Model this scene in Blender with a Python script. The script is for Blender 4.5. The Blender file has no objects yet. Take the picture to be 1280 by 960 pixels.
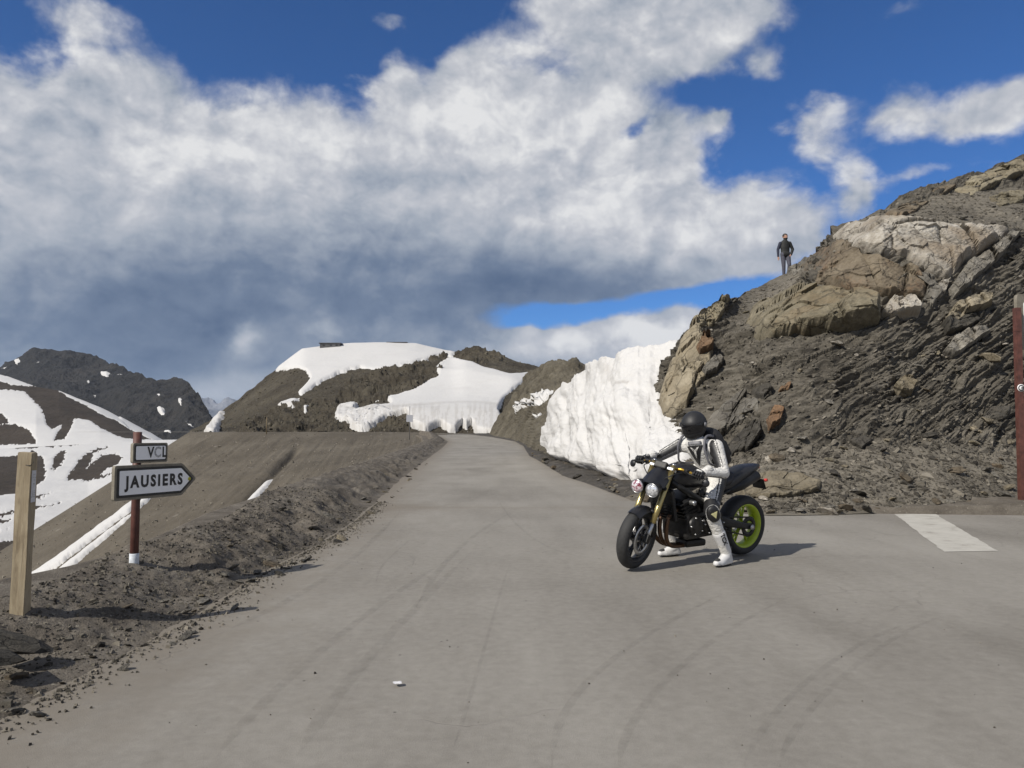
import bpy, bmesh, math, random
import numpy as np
from mathutils import Vector, Matrix, Euler

random.seed(7)
RNG = np.random.default_rng(7)
scene = bpy.context.scene
C = scene.collection

# ------------------------------------------------------------------ camera
F_PX, CAM_H, HORIZON = 950.0, 1.35, 535.0
PITCH = math.atan((HORIZON - 480.0) / F_PX)
cam_d = bpy.data.cameras.new("camera")
cam = bpy.data.objects.new("camera", cam_d)
C.objects.link(cam)
cam.location = (0, 0, CAM_H)
cam.rotation_euler = (math.radians(90) + PITCH, 0, 0)
cam_d.sensor_fit = 'HORIZONTAL'
cam_d.sensor_width = 36.0
cam_d.lens = 36.0 * F_PX / 1280.0
cam_d.clip_start = 0.05
cam_d.clip_end = 40000
scene.camera = cam

# ------------------------------------------------------------------ light, exposure
SUN_EL, SUN_AZ = math.radians(39), math.radians(40.5)     # shadows run toward (cos az, sin az)
sdir = Vector((math.cos(SUN_AZ) * math.cos(SUN_EL), math.sin(SUN_AZ) * math.cos(SUN_EL), -math.sin(SUN_EL)))
sun_d = bpy.data.lights.new("sun", 'SUN')
sun_d.energy = 4.6
sun_d.angle = math.radians(0.53)
sun_d.color = (1.0, 0.94, 0.845)
sun = bpy.data.objects.new("sun", sun_d)
C.objects.link(sun)
sun.rotation_euler = sdir.to_track_quat('-Z', 'Y').to_euler()
scene.view_settings.view_transform = 'Standard'
scene.view_settings.look = 'None'
scene.view_settings.gamma = 1.0
scene.view_settings.exposure = 0.2
scene.view_settings.use_curve_mapping = False
try:
    scene.cycles.use_denoising = True
    scene.cycles.denoiser = 'OPENIMAGEDENOISE'
    scene.cycles.max_bounces = 4
    scene.cycles.diffuse_bounces = 2
    scene.cycles.transparent_max_bounces = 8
except Exception:
    pass

# ------------------------------------------------------------------ node helper: arithmetic on sockets
class S:
    """a socket that can be added, multiplied ... ; every operation is one Math node"""
    nt = None
    def __init__(s, sock): s.s = sock
    @staticmethod
    def op(kind, *a):
        n = S.nt.nodes.new('ShaderNodeMath'); n.operation = kind
        for i, v in enumerate(a):
            if isinstance(v, S): S.nt.links.new(v.s, n.inputs[i])
            else: n.inputs[i].default_value = float(v)
        return S(n.outputs[0])
    def __add__(s, o): return S.op('ADD', s, o)
    __radd__ = __add__
    def __mul__(s, o): return S.op('MULTIPLY', s, o)
    __rmul__ = __mul__
    def __sub__(s, o): return S.op('SUBTRACT', s, o)
    def __rsub__(s, o): return S.op('SUBTRACT', o, s)
    def __truediv__(s, o): return S.op('DIVIDE', s, o)
    def clamp(s): 
        r = S.op('ADD', s, 0.0); r.s.node.use_clamp = True
        return r
    def exp(s): return S.op('EXPONENT', s)
    def sq(s): return S.op('MULTIPLY', s, s)
    def max(s, o): return S.op('MAXIMUM', s, o)
    def min(s, o): return S.op('MINIMUM', s, o)

def smooth(s, a, b):
    n = S.nt.nodes.new('ShaderNodeMapRange'); n.interpolation_type = 'SMOOTHSTEP'
    S.nt.links.new(s.s, n.inputs[0]); n.inputs[1].default_value = a; n.inputs[2].default_value = b
    return S(n.outputs[0])

def nz(vec, scale, detail=6, rough=0.55, dist=0.0, lac=2.0, out=0):
    n = S.nt.nodes.new('ShaderNodeTexNoise')
    n.inputs['Scale'].default_value = scale; n.inputs['Detail'].default_value = detail
    n.inputs['Roughness'].default_value = rough; n.inputs['Distortion'].default_value = dist
    n.inputs['Lacunarity'].default_value = lac
    if vec is not None: S.nt.links.new(vec, n.inputs['Vector'])
    return S(n.outputs[out])

def vmul(vec, k, add=(0, 0, 0)):
    n = S.nt.nodes.new('ShaderNodeVectorMath'); n.operation = 'MULTIPLY_ADD'
    S.nt.links.new(vec, n.inputs[0]); n.inputs[1].default_value = k; n.inputs[2].default_value = add
    return n.outputs[0]

def mixc(fac, a, b, mode='MIX'):
    n = S.nt.nodes.new('ShaderNodeMix'); n.data_type = 'RGBA'; n.blend_type = mode
    for i, v in ((0, fac), (6, a), (7, b)):
        if isinstance(v, S): S.nt.links.new(v.s, n.inputs[i])
        elif hasattr(v, 'links') or isinstance(v, bpy.types.NodeSocket): S.nt.links.new(v, n.inputs[i])
        elif i == 0: n.inputs[0].default_value = v
        else: n.inputs[i].default_value = (*v[:3], 1)
    return n.outputs[2]

def ramp(fac, stops):
    n = S.nt.nodes.new('ShaderNodeValToRGB')
    r = n.color_ramp
    while len(r.elements) < len(stops): r.elements.new(0.5)
    for e, (p, c) in zip(r.elements, stops):
        e.position = p; e.color = (*c, 1)
    S.nt.links.new(fac.s, n.inputs[0])
    return n.outputs[0]

# ------------------------------------------------------------------ pixel of the photograph (1280x960) -> world
CP, SP = math.cos(PITCH), math.sin(PITCH)
def W(px, py, Y):
    """world point seen at photo pixel (px,py) standing at depth Y"""
    px = np.asarray(px, float); py = np.asarray(py, float); Y = np.asarray(Y, float)
    yc = 480.0 - py
    ry = F_PX * CP - yc * SP
    rz = F_PX * SP + yc * CP
    t = Y / ry
    return np.stack([(px - 640.0) * t, Y + 0 * t, CAM_H + rz * t], -1)
def Gd(py, z=0.0):
    yc = 480.0 - py
    return (z - CAM_H) * (F_PX * CP - yc * SP) / (F_PX * SP + yc * CP)
def azel(px, py):
    p = W(px, py, 1.0); d = p - np.array([0, 0, CAM_H]); d /= np.linalg.norm(d)
    return math.atan2(d[0], d[1]), math.asin(d[2])

# ------------------------------------------------------------------ sky: high-altitude blue with clouds
world = bpy.data.worlds.new("World"); scene.world = world; world.use_nodes = True
def build_sky():
    nt = world.node_tree; nt.nodes.clear(); S.nt = nt
    STR = 0.1
    sky = nt.nodes.new('ShaderNodeTexSky'); sky.sky_type = 'NISHITA'; sky.sun_disc = False
    sky.sun_elevation = SUN_EL
    sky.sun_rotation = math.atan2(-math.cos(SUN_AZ), -math.sin(SUN_AZ))
    sky.altitude = 2800; sky.air_density = 1.0; sky.dust_density = 0.3; sky.ozone_density = 2.0
    tc = nt.nodes.new('ShaderNodeTexCoord')
    nrm = nt.nodes.new('ShaderNodeVectorMath'); nrm.operation = 'NORMALIZE'
    nt.links.new(tc.outputs['Generated'], nrm.inputs[0]); d = nrm.outputs[0]
    sep = nt.nodes.new('ShaderNodeSeparateXYZ'); nt.links.new(d, sep.inputs[0])
    az0 = S.op('ARCTAN2', S(sep.outputs[0]), S(sep.outputs[1]))
    el0 = S.op('ARCSINE', S(sep.outputs[2]))
    dv = vmul(d, (1.0, 1.0, 1.5))
    # ragged outlines: warp the place by fractal noise
    n1 = nz(dv, 5.0, 7, 0.56)
    n2 = nz(vmul(d, (1, 1, 1.5), (3.1, 7.7, 1.3)), 5.0, 6, 0.56)
    big = nz(vmul(d, (1, 1, 1.6), (9.2, 1.7, 4.4)), 2.3, 4, 0.5)
    fine = nz(vmul(d, (1, 1, 1.25), (5.2, 2.7, 8.4)), 11.0, 7, 0.62, 0.25)
    wv = nt.nodes.new('ShaderNodeVectorMath'); wv.operation = 'MULTIPLY_ADD'
    wn = nt.nodes.new('ShaderNodeTexNoise'); wn.inputs['Scale'].default_value = 9.0; wn.inputs['Detail'].default_value = 4
    nt.links.new(d, wn.inputs['Vector']); nt.links.new(wn.outputs['Color'], wv.inputs[0]); wv.inputs[1].default_value = (.11, .11, .11); nt.links.new(d, wv.inputs[2])
    def puff(off):                                # rounded heaps: cells within cells
        v = nt.nodes.new('ShaderNodeTexVoronoi'); v.feature = 'F1'; v.normalize = True
        v.inputs['Scale'].default_value = 9.0; v.inputs['Detail'].default_value = 3.0; v.inputs['Roughness'].default_value = .55; v.inputs['Lacunarity'].default_value = 2.2
        nt.links.new(vmul(wv.outputs[0], (1, 1, 1.3), off), v.inputs['Vector'])
        return 1.0 - S(v.outputs['Distance']) * 1.35
    pf0 = puff((0, 0, 0)); pf1 = puff((.013, .006, -.022))
    az = az0 + (n1 - 0.5) * 0.15
    el = el0 + (n2 - 0.5) * 0.12
    def lobe(px, py, rx, ry, w=1.0, a=az, e=el):
        a0, e0 = azel(px, py)
        return ((((a - a0) * (F_PX / rx)).sq() + ((e - e0) * (F_PX / ry)).sq()) * -1.0).exp() * w
    def total(items, a=az, e=el):
        t = None
        for it in items:
            l = lobe(*it, a=a, e=e); t = l if t is None else t + l
        return t
    # top of the large bank of cloud by azimuth
    cur = nt.nodes.new('ShaderNodeFloatCurve')
    c = cur.mapping.curves[0]
    A0, A1, E1 = -1.6, 1.6, 1.0
    pts = [(-1.6, .42), (-1.1, .5), (-.8, .46)]
    for px, py in [(0, 45), (60, 50), (125, 25), (200, 62), (270, 120), (330, 108), (390, 112), (440, 122), (500, 70),
                   (550, 95), (600, 55), (680, 78), (760, 88), (850, 130), (915, 185), (1000, 235), (1060, 290), (1110, 400)]:
        pts.append(azel(px, py))
    pts += [(.62, .02), (.9, .05), (1.2, .3), (1.6, .35)]
    P = [((a - A0) / (A1 - A0), e / E1) for a, e in pts]
    c.points[0].location = P[0]; c.points[1].location = P[-1]
    for p in P[1:-1]: c.points.new(*p)
    cur.mapping.update()
    azn = ((az - A0) / (A1 - A0))
    nt.links.new(azn.s, cur.inputs['Value'])
    top = S(cur.outputs[0]) * E1
    body = smooth(top - el, -0.045, 0.075)
    # clear strip under the right half of the bank and the single clouds
    gap = total([(740, 396, 130, 17, 1.3), (850, 372, 60, 14, 1.1), (900, 395, 70, 40, 1.2), (680, 412, 60, 12, .8), (960, 360, 55, 16, .7), (1010, 330, 30, 14, .5), (1150, 300, 90, 80, 1.0)], az0 + (n1 - .5) * .05, el0 + (n2 - .5) * .04)
    holes = total([(788, 165, 22, 16, .6), (905, 205, 26, 34, .5), (660, 95, 60, 10, .35), (960, 130, 60, 35, .5), (1110, 190, 60, 40, .6)])
    lobes = total([(800, 10, 120, 55, 1.0), (870, 45, 90, 40, .85), (720, 5, 60, 30, .7), (965, 85, 26, 20, .5),
                   (1022, 172, 30, 34, .55), (1050, 140, 26, 14, .3), (1142, 132, 50, 36, .72), (1232, 152, 55, 24, .55), (1065, 228, 26, 40, .55),
                   (1045, 265, 30, 30, .4), (1150, 232, 70, 12, .36), (910, 155, 24, 12, .55), (500, 12, 36, 16, .45), (1130, 5, 60, 20, .35),
                   (940, 5, 60, 30, .35), (95, 10, 60, 14, .35), (1300, 145, 60, 40, .5)])
    low = total([(795, 425, 60, 24, 1.4), (848, 402, 32, 22, 1.1), (700, 440, 90, 18, 1.4), (930, 440, 90, 40, 1.0), (655, 432, 30, 10, .6)], az0 + (n1 - .5) * .07, el0 + (n2 - .5) * .06)
    # beyond the frame: broken cloud as in view
    outside = smooth((az0.sq()), 0.55, 0.9) * smooth(big, 0.42, 0.56) * smooth(el0 * -1.0, -1.2, -0.75) * 0.9
    over = smooth(el0, 0.56, 0.72) * smooth(big, 0.47, 0.6) * 0.85
    dens = (body - gap - holes * body).max(0.0) + lobes + low + outside + over
    alpha = smooth(dens + (fine - 0.5) * .8 + (pf0 - .5) * .55 + (n1 - 0.5) * 0.4, 0.27, 0.74)
    # light: bright crowns, grey-blue bases
    lit_n = nz(vmul(d, (1, 1, 1.5), (0.022, 0.01, -0.035)), 5.0, 7, 0.56)
    soft = nz(vmul(d, (1, 1, 1.7), (1.2, 4.7, 2.4)), 4.2, 4, 0.5)
    dark = total([(200, 470, 420, 120, .62), (330, 330, 520, 85, .30), (520, 410, 260, 80, .30), (60, 400, 200, 60, .12), (560, 300, 90, 45, .12), (270, 250, 60, 40, .10), (740, 355, 190, 42, .52),
                  (900, 345, 90, 30, .18), (830, 85, 120, 24, .16), (600, 215, 50, 30, .08)], az0 + (soft - .5) * .12, el0 + (n2 - .5) * .1)
    lit_f = nz(vmul(d, (1, 1, 1.25), (5.2 + .008, 2.7 + .004, 8.4 - .016)), 11.0, 6, 0.62, 0.25)
    relief = ((n1 - lit_n) * 1.5 + (fine - lit_f) * .35 + (pf0 - pf1) * .75 + (pf0 - .5) * .15) * (1.0 - dark * .75)
    lights = total([(316, 424, 20, 17, .5), (290, 480, 75, 26, .2), (410, 415, 14, 16, .3), (130, 140, 130, 80, .12), (480, 130, 180, 50, .12), (700, 240, 160, 90, .12),
                    (815, 412, 70, 22, .5), (700, 434, 100, 14, .35), (900, 260, 60, 60, .12)])
    t = (0.73 + relief + (soft - 0.5) * 0.5 + (fine - .5) * .22 - dark * 0.66 + lights).clamp()
    col = ramp(t, [(0.0, (.075, .118, .205)), (0.25, (.16, .21, .30)), (0.55, (.37, .41, .475)), (0.78, (.55, .565, .605)), (1.0, (.80, .80, .80))])
    colx = nt.nodes.new('ShaderNodeVectorMath'); colx.operation = 'SCALE'
    nt.links.new(col, colx.inputs[0]); colx.inputs['Scale'].default_value = 1.0 / STR
    skyc = nt.nodes.new('ShaderNodeVectorMath'); skyc.operation = 'MULTIPLY'
    nt.links.new(sky.outputs[0], skyc.inputs[0]); skyc.inputs[1].default_value = SKY_TINT
    mixed = mixc(alpha * 0.97, skyc.outputs[0], colx.outputs[0])
    bg = nt.nodes.new('ShaderNodeBackground'); bg.inputs[1].default_value = STR * .87
    nt.links.new(mixed, bg.inputs[0])
    out = nt.nodes.new('ShaderNodeOutputWorld'); nt.links.new(bg.outputs[0], out.inputs[0])
    world.cycles.sampling_method = 'MANUAL'; world.cycles.sample_map_resolution = 512
SKY_TINT = (.36, .70, 1.1)
build_sky()

# ------------------------------------------------------------------ numpy noise
_PERM = np.random.default_rng(11).permutation(256).astype(np.int64)
_PERM = np.concatenate([_PERM, _PERM, _PERM])
_GR = np.random.default_rng(12).normal(size=(256, 3)); _GR /= np.linalg.norm(_GR, axis=1)[:, None]
def perlin(p):
    p = np.asarray(p, float)
    i = np.floor(p).astype(np.int64); f = p - i; i &= 255
    u = f * f * f * (f * (f * 6 - 15) + 10)
    r = 0
    for dx in (0, 1):
        for dy in (0, 1):
            for dz in (0, 1):
                h = _PERM[_PERM[_PERM[(i[..., 0] + dx) & 255] + ((i[..., 1] + dy) & 255)] + ((i[..., 2] + dz) & 255)]
                g = _GR[h]
                dot = g[..., 0] * (f[..., 0] - dx) + g[..., 1] * (f[..., 1] - dy) + g[..., 2] * (f[..., 2] - dz)
                w = (u[..., 0] if dx else 1 - u[..., 0]) * (u[..., 1] if dy else 1 - u[..., 1]) * (u[..., 2] if dz else 1 - u[..., 2])
                r = r + w * dot
    return r * 1.6
def fbm(p, octs=5, gain=0.5, lac=2.03):
    p = np.asarray(p, float); a, s, t = 1.0, 0, 0
    for k in range(octs):
        s = s + a * perlin(p + k * 17.31); t += a; a *= gain; p = p * lac
    return s / t
def ridged(p, octs=5, gain=0.5, lac=2.1):
    p = np.asarray(p, float); a, s, t = 1.0, 0, 0
    for k in range(octs):
        s = s + a * (1 - np.abs(perlin(p + k * 9.7)) * 2); t += a; a *= gain; p = p * lac
    return s / t
def worley(p):
    """distance to nearest feature point, difference to the second, and a random value of the nearest cell"""
    p = np.asarray(p, float); i0 = np.floor(p).astype(np.int64)
    d1 = np.full(p.shape[:-1], 9.0); d2 = d1.copy(); idv = np.zeros(p.shape[:-1])
    for dx in (-1, 0, 1):
        for dy in (-1, 0, 1):
            for dz in (-1, 0, 1):
                c = i0 + np.array([dx, dy, dz]); ci = c & 255
                h = _PERM[_PERM[_PERM[ci[..., 0]] + ci[..., 1]] + ci[..., 2]]
                fp = c + _GR[h] * 0.45 + 0.5
                d = np.linalg.norm(p - fp, axis=-1)
                m = d < d1
                d2 = np.where(m, d1, np.minimum(d2, d)); idv = np.where(m, h / 255.0, idv); d1 = np.where(m, d, d1)
    return d1, d2 - d1, idv
def sstep(a, b, x):
    t = np.clip((x - a) / (b - a), 0, 1); return t * t * (3 - 2 * t)

# ------------------------------------------------------------------ mesh helpers
def link(o, parent=None, **props):
    C.objects.link(o)
    if parent is not None: o.parent = parent
    for k, v in props.items(): o[k] = v
    return o
def mesh_np(name, V, Q, mat=None, smooth=True, attrs=None):
    """V (n,3), Q (m,3|4) numpy -> mesh data"""
    me = bpy.data.meshes.new(name)
    V = np.ascontiguousarray(V, np.float32).reshape(-1, 3); Q = np.ascontiguousarray(Q, np.int32); k = Q.shape[1]
    me.vertices.add(len(V)); me.vertices.foreach_set('co', V.ravel())
    me.loops.add(Q.size); me.loops.foreach_set('vertex_index', Q.ravel())
    me.polygons.add(len(Q))
    me.polygons.foreach_set('loop_start', np.arange(0, Q.size, k, dtype=np.int32))
    me.polygons.foreach_set('loop_total', np.full(len(Q), k, np.int32))
    me.polygons.foreach_set('use_smooth', np.full(len(Q), smooth, bool))
    for an, av in (attrs or {}).items():
        a = me.attributes.new(an, 'FLOAT', 'POINT'); a.data.foreach_set('value', np.ascontiguousarray(av, np.float32).ravel())
    me.update(); me.validate()
    if mat: me.materials.append(mat)
    return me
def obj_np(name, V, Q, mat, parent=None, smooth=True, attrs=None, **props):
    return link(bpy.data.objects.new(name, mesh_np(name, V, Q, mat, smooth, attrs)), parent, **props)
def grid_quads(n, m):
    i = np.arange(n * m).reshape(n, m)
    return np.stack([i[:-1, :-1], i[1:, :-1], i[1:, 1:], i[:-1, 1:]], -1).reshape(-1, 4)
def grid_normals(P):
    du = np.gradient(P, axis=0); dv = np.gradient(P, axis=1)
    n = np.cross(du, dv); n /= np.linalg.norm(n, axis=-1, keepdims=True) + 1e-9
    return n
def inpoly(px, py, poly):
    r = np.zeros(px.shape, bool); n = len(poly)
    for k in range(n):
        x1, y1 = poly[k]; x2, y2 = poly[(k + 1) % n]
        c = ((y1 > py) != (y2 > py)) & (px < (x2 - x1) * (py - y1) / (y2 - y1 + 1e-12) + x1)
        r ^= c
    return r

# ------------------------------------------------------------------ materials
MATS = {}
def newmat(name):
    m = bpy.data.materials.new(name); m.use_nodes = True; nt = m.node_tree; S.nt = nt
    b = nt.nodes['Principled BSDF']; MATS[name] = m
    return m, nt, b
def objcoord(k=(1, 1, 1), add=(0, 0, 0), which='Object'):
    tc = S.nt.nodes.new('ShaderNodeTexCoord')
    return vmul(tc.outputs[which], k, add)
def bump(b, h, strength, dist):
    n = S.nt.nodes.new('ShaderNodeBump'); n.inputs['Strength'].default_value = strength; n.inputs['Distance'].default_value = dist
    S.nt.links.new(h.s, n.inputs['Height']); S.nt.links.new(n.outputs[0], b.inputs['Normal'])
def attr(name):
    n = S.nt.nodes.new('ShaderNodeAttribute'); n.attribute_name = name
    return S(n.outputs['Fac'])
def plain(name, col, rough=0.5, metal=0.0, var=0.12, scale=40, spec=0.5, bumpd=0.0, coat=0.0):
    """one paint, cloth, rubber or metal: base colour with a little wear in it"""
    m, nt, b = newmat(name)
    n = nz(objcoord(), scale, 5)
    lo = [c * (1 - var) for c in col]; hi = [min(1, c * (1 + var)) for c in col]
    nt.links.new(ramp(n, [(0.3, lo), (0.7, hi)]), b.inputs['Base Color'])
    r = (n - 0.5) * 0.25 + rough; nt.links.new(r.s, b.inputs['Roughness'])
    b.inputs['Metallic'].default_value = metal; b.inputs['Specular IOR Level'].default_value = spec
    if coat: b.inputs['Coat Weight'].default_value = coat
    if bumpd: bump(b, n, 0.5, bumpd)
    return m
def earth(name, stops, scale=1.0, rough=0.95, bumps=((30, .02, .6),), k=(1, 1, 1), fine=60, fine_amt=.35, spec=.15, speck=None):
    """ground: wide patches of the colours in `stops`, fine grains over them, relief from a few bumps"""
    m, nt, b = newmat(name)
    co = objcoord(k)
    a = nz(co, scale, 8, .6, .3); f = nz(objcoord(), fine, 5, .7)
    fac = (a * (1 - fine_amt) + f * fine_amt)
    col = ramp(fac, stops)
    if speck:
        v = S.nt.nodes.new('ShaderNodeTexVoronoi'); v.inputs['Scale'].default_value = speck[0]
        S.nt.links.new(objcoord(), v.inputs['Vector'])
        rc = S.nt.nodes.new('ShaderNodeSeparateColor'); S.nt.links.new(v.outputs['Color'], rc.inputs[0])
        sel = smooth(S(rc.outputs[0]), speck[1], speck[1] + .02) * smooth(S(v.outputs['Distance']) * -1.0, -.45, -.3)
        col = mixc(sel, col, speck[2])
    nt.links.new(col, b.inputs['Base Color'])
    b.inputs['Roughness'].default_value = rough; b.inputs['Specular IOR Level'].default_value = spec
    h = None
    for sc, d, w in bumps:
        t = nz(objcoord(), sc, 6, .6) * w; h = t if h is None else h + t
    bump(b, h, 0.9, bumps[0][1])
    return m

def snow_mat(name, dirt=.25, k=(1, 1, 1), sc=1.2, bd=.04, tint=(.505, .50, .49)):
    m, nt, b = newmat(name)
    a = nz(objcoord(k), sc, 8, .62, .5); f = nz(objcoord(k), sc * 9, 6, .65)
    d = smooth(a * .65 + f * .35, .52, .68) * dirt
    d2 = attr('dirt')  # dirt; on the snow bank it also carries painted shading
    dd = (d + d2 * (0.35 + f)).clamp()
    col = mixc(dd, tint, (.224, .201, .171))
    nt.links.new(col, b.inputs['Base Color']); b.inputs['Roughness'].default_value = .65; b.inputs['Specular IOR Level'].default_value = .25
    bump(b, a * .6 + f * .4, .6, bd)
    return m
SNOW_FAR = snow_mat('snow_field', .10, sc=.15, bd=.25)
SNOW_BANK = snow_mat('snow_bank', .14, k=(1, 1, .55), sc=1.8, bd=.05)

ASPHALT, nt, b = newmat('dusty_asphalt')
def _asphalt():
    co = objcoord(); co2 = objcoord((1, .22, 1))
    a = nz(co, .35, 6, .55, .4); t = nz(co2, 1.3, 6, .6, .2); f = nz(co, 160, 3, .7); g = nz(co, 14, 6, .65)
    fac = a * .30 + t * .24 + f * .24 + g * .22
    col = ramp(fac, [(.36, (.139, .1285, .1115)), (.47, (.202, .189, .167)), (.58, (.262, .248, .221))])
    edge = attr('dust'); n = nz(co, 3.0, 7, .65)
    col = mixc((edge * smooth(n + edge * .5, .45, .95)), col, (.168, .148, .121))
    v = S.nt.nodes.new('ShaderNodeTexVoronoi'); v.inputs['Scale'].default_value = 9.0; S.nt.links.new(co, v.inputs['Vector'])
    rc = S.nt.nodes.new('ShaderNodeSeparateColor'); S.nt.links.new(v.outputs['Color'], rc.inputs[0])
    sel = smooth(S(rc.outputs[0]), .965, .975) * smooth(S(v.outputs['Distance']) * -1.0, -.10, -.05)
    col = mixc(sel * .75, col, (.037, .035, .031))
    w = S.nt.nodes.new('ShaderNodeVectorMath'); w.operation = 'ADD'; S.nt.links.new(co, w.inputs[0])
    nn = S.nt.nodes.new('ShaderNodeTexNoise'); nn.inputs['Scale'].default_value = 1.6; nn.inputs['Detail'].default_value = 6; S.nt.links.new(co, nn.inputs['Vector'])
    S.nt.links.new(vmul(nn.outputs['Color'], (0.9, 0.9, 0.0)), w.inputs[1])
    vc = S.nt.nodes.new('ShaderNodeTexVoronoi'); vc.feature = 'DISTANCE_TO_EDGE'; vc.inputs['Scale'].default_value = .42; S.nt.links.new(w.outputs[0], vc.inputs['Vector'])
    crack = (1.0 - smooth(S(vc.outputs['Distance']), .0, .006)) * smooth(nz(co, .5, 3), .5, .6)
    col = mixc(crack * .22, col, (.089, .080, .067))
    grit = nz(co, 420, 2, .6); col = mixc(smooth(grit, .56, .70) * .5, col, (.097, .089, .074)); col = mixc(smooth(grit * -1.0, -.42, -.30) * .45, col, (.343, .328, .298))
    S.nt.links.new(col, b.inputs['Base Color']); b.inputs['Roughness'].default_value = .85; b.inputs['Specular IOR Level'].default_value = .2
    bump(b, f * .6 + g * .4 - crack * .5, .5, .008)
_asphalt()
DIRT = earth('grey_dirt', [(.32, (.051, .044, .036)), (.48, (.106, .093, .077)), (.64, (.168, .151, .127))], 2.2,
             bumps=((26, .03, .6), (90, .01, .4)), fine=70, fine_amt=.4, speck=(34, .93, (.194, .179, .149)))
MUD = earth('wet_mud', [(.3, (.015, .013, .011)), (.5, (.045, .039, .031)), (.7, (.089, .078, .063))], 2.5, rough=.7, bumps=((18, .04, .6), (60, .01, .4)), spec=.35)
EMB = earth('embankment_scree', [(.3, (.061, .053, .041)), (.5, (.093, .081, .064)), (.7, (.134, .119, .095))], .12, k=(1, 1, 1),
            bumps=((1.2, .15, .5), (6, .05, .5)), fine=2.2, fine_amt=.35, speck=(1.3, .975, (.149, .134, .112)))
HILL = earth('brown_scree', [(.3, (.022, .019, .015)), (.47, (.052, .045, .034)), (.6, (.078, .069, .052)), (.72, (.112, .098, .076))], .07,
             bumps=((.35, 1.2, .6), (1.6, .3, .4)), fine=.8, fine_amt=.45)
SPUR = earth('olive_scree', [(.3, (.034, .029, .022)), (.45, (.078, .069, .052)), (.58, (.123, .110, .084)), (.72, (.171, .154, .121))], .25,
             bumps=((1.2, .4, .6), (5, .12, .4)), fine=2.5, fine_amt=.5)
SHADOWED_ROCK = earth('cloud_shadowed_dark_rock', [(.3, (.015, .015, .016)), (.5, (.028, .028, .028)), (.72, (.051, .047, .043))], .006,
                 bumps=((.03, 12, .6), (.12, 3, .4)), fine=.06, fine_amt=.4, k=(1, 1, .5))  # dark shale, with the cloud shadow over the mountain put into its albedo
VALLEY = earth('valley_scree', [(.3, (.026, .022, .017)), (.5, (.045, .037, .030)), (.7, (.063, .054, .043))], .03, bumps=((.2, 2, .6),), fine=.5)
FARM = earth('haze_tinted_far_rock', [(.3, (.089, .097, .112)), (.5, (.186, .194, .216)), (.62, (.447, .447, .462))], .0012, bumps=((.002, 90, .6),), fine=.006)  # blue of the distance haze is put into the rock colour
GROUND = earth('ground_dirt', [(.3, (.037, .033, .027)), (.5, (.071, .062, .050)), (.7, (.112, .099, .082))], .4, bumps=((3, .05, .6),), fine=12)

def shale_mat(name, stops, vein=.18, k=26.0):
    """laminated rock: colour in thin beds that dip with the hillside"""
    m, nt, b = newmat(name)
    tc = S.nt.nodes.new('ShaderNodeTexCoord')
    mp = S.nt.nodes.new('ShaderNodeMapping'); mp.vector_type = 'POINT'
    mp.inputs['Rotation'].default_value = (math.radians(2), math.radians(25), 0); mp.inputs['Scale'].default_value = (1.2, 1.2, 7.0)
    S.nt.links.new(tc.outputs['Object'], mp.inputs['Vector'])
    lay = nz(mp.outputs[0], 1.4, 9, .65, .6); f = nz(tc.outputs['Object'], 22, 6, .7); wide = nz(tc.outputs['Object'], .55, 5, .55)
    v = attr('pale')
    fac = lay * .5 + f * .25 + wide * .25 + v * .2
    col = ramp(fac, stops)
    lay2 = nz(mp.outputs[0], 5.0, 6, .6, .4)
    col = mixc(smooth(lay2 * .7 + f * .3, .60, .66) * vein, col, (.224, .201, .156))
    nt.links.new(col, b.inputs['Base Color']); b.inputs['Roughness'].default_value = .9; b.inputs['Specular IOR Level'].default_value = .25
    bump(b, lay * .5 + f * .5, .9, .05)
    return m
SHALE = shale_mat('dark_shale', [(.28, (.019, .017, .014)), (.43, (.058, .052, .042)), (.56, (.112, .101, .082)), (.75, (.209, .188, .153))], .45)

def rock_mat(name, base, light, dark, stain=(.142, .067, .030), st=.3, crk=2.0):
    m, nt, b = newmat(name)
    co = objcoord()
    a = nz(co, 1.5, 8, .62, .8); f = nz(co, 14, 7, .68); g = nz(co, .8, 4, .5, .5)
    oi = S.nt.nodes.new('ShaderNodeObjectInfo')
    fac = a * .6 + f * .4
    col = ramp(fac, [(.30, dark), (.47, base), (.66, light)])
    col = mixc(smooth(g * .6 + f * .4, .50, .62) * st, col, stain)
    v = S.nt.nodes.new('ShaderNodeTexVoronoi'); v.feature = 'DISTANCE_TO_EDGE'; v.inputs['Scale'].default_value = crk
    w = S.nt.nodes.new('ShaderNodeVectorMath'); w.operation = 'ADD'
    S.nt.links.new(co, w.inputs[0])
    nn = S.nt.nodes.new('ShaderNodeTexNoise'); nn.inputs['Scale'].default_value = 2.5; nn.inputs['Detail'].default_value = 5
    S.nt.links.new(co, nn.inputs['Vector']); S.nt.links.new(vmul(nn.outputs['Color'], (0.55, 0.55, 0.55)), w.inputs[1])
    S.nt.links.new(w.outputs[0], v.inputs['Vector'])
    cr = smooth(S(v.outputs['Distance']), .0, .035)
    col = mixc((1.0 - cr) * .55, col, [c * .45 for c in dark])
    hv = S.nt.nodes.new('ShaderNodeHueSaturation'); S.nt.links.new(col, hv.inputs['Color'])
    val = S(oi.outputs['Random']) * .6 + .7; S.nt.links.new(val.s, hv.inputs['Value'])
    nt.links.new(hv.outputs[0], b.inputs['Base Color']); b.inputs['Roughness'].default_value = .88; b.inputs['Specular IOR Level'].default_value = .25
    bump(b, a * .5 + f * .35 + cr * .25, .9, .06)
    return m
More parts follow.
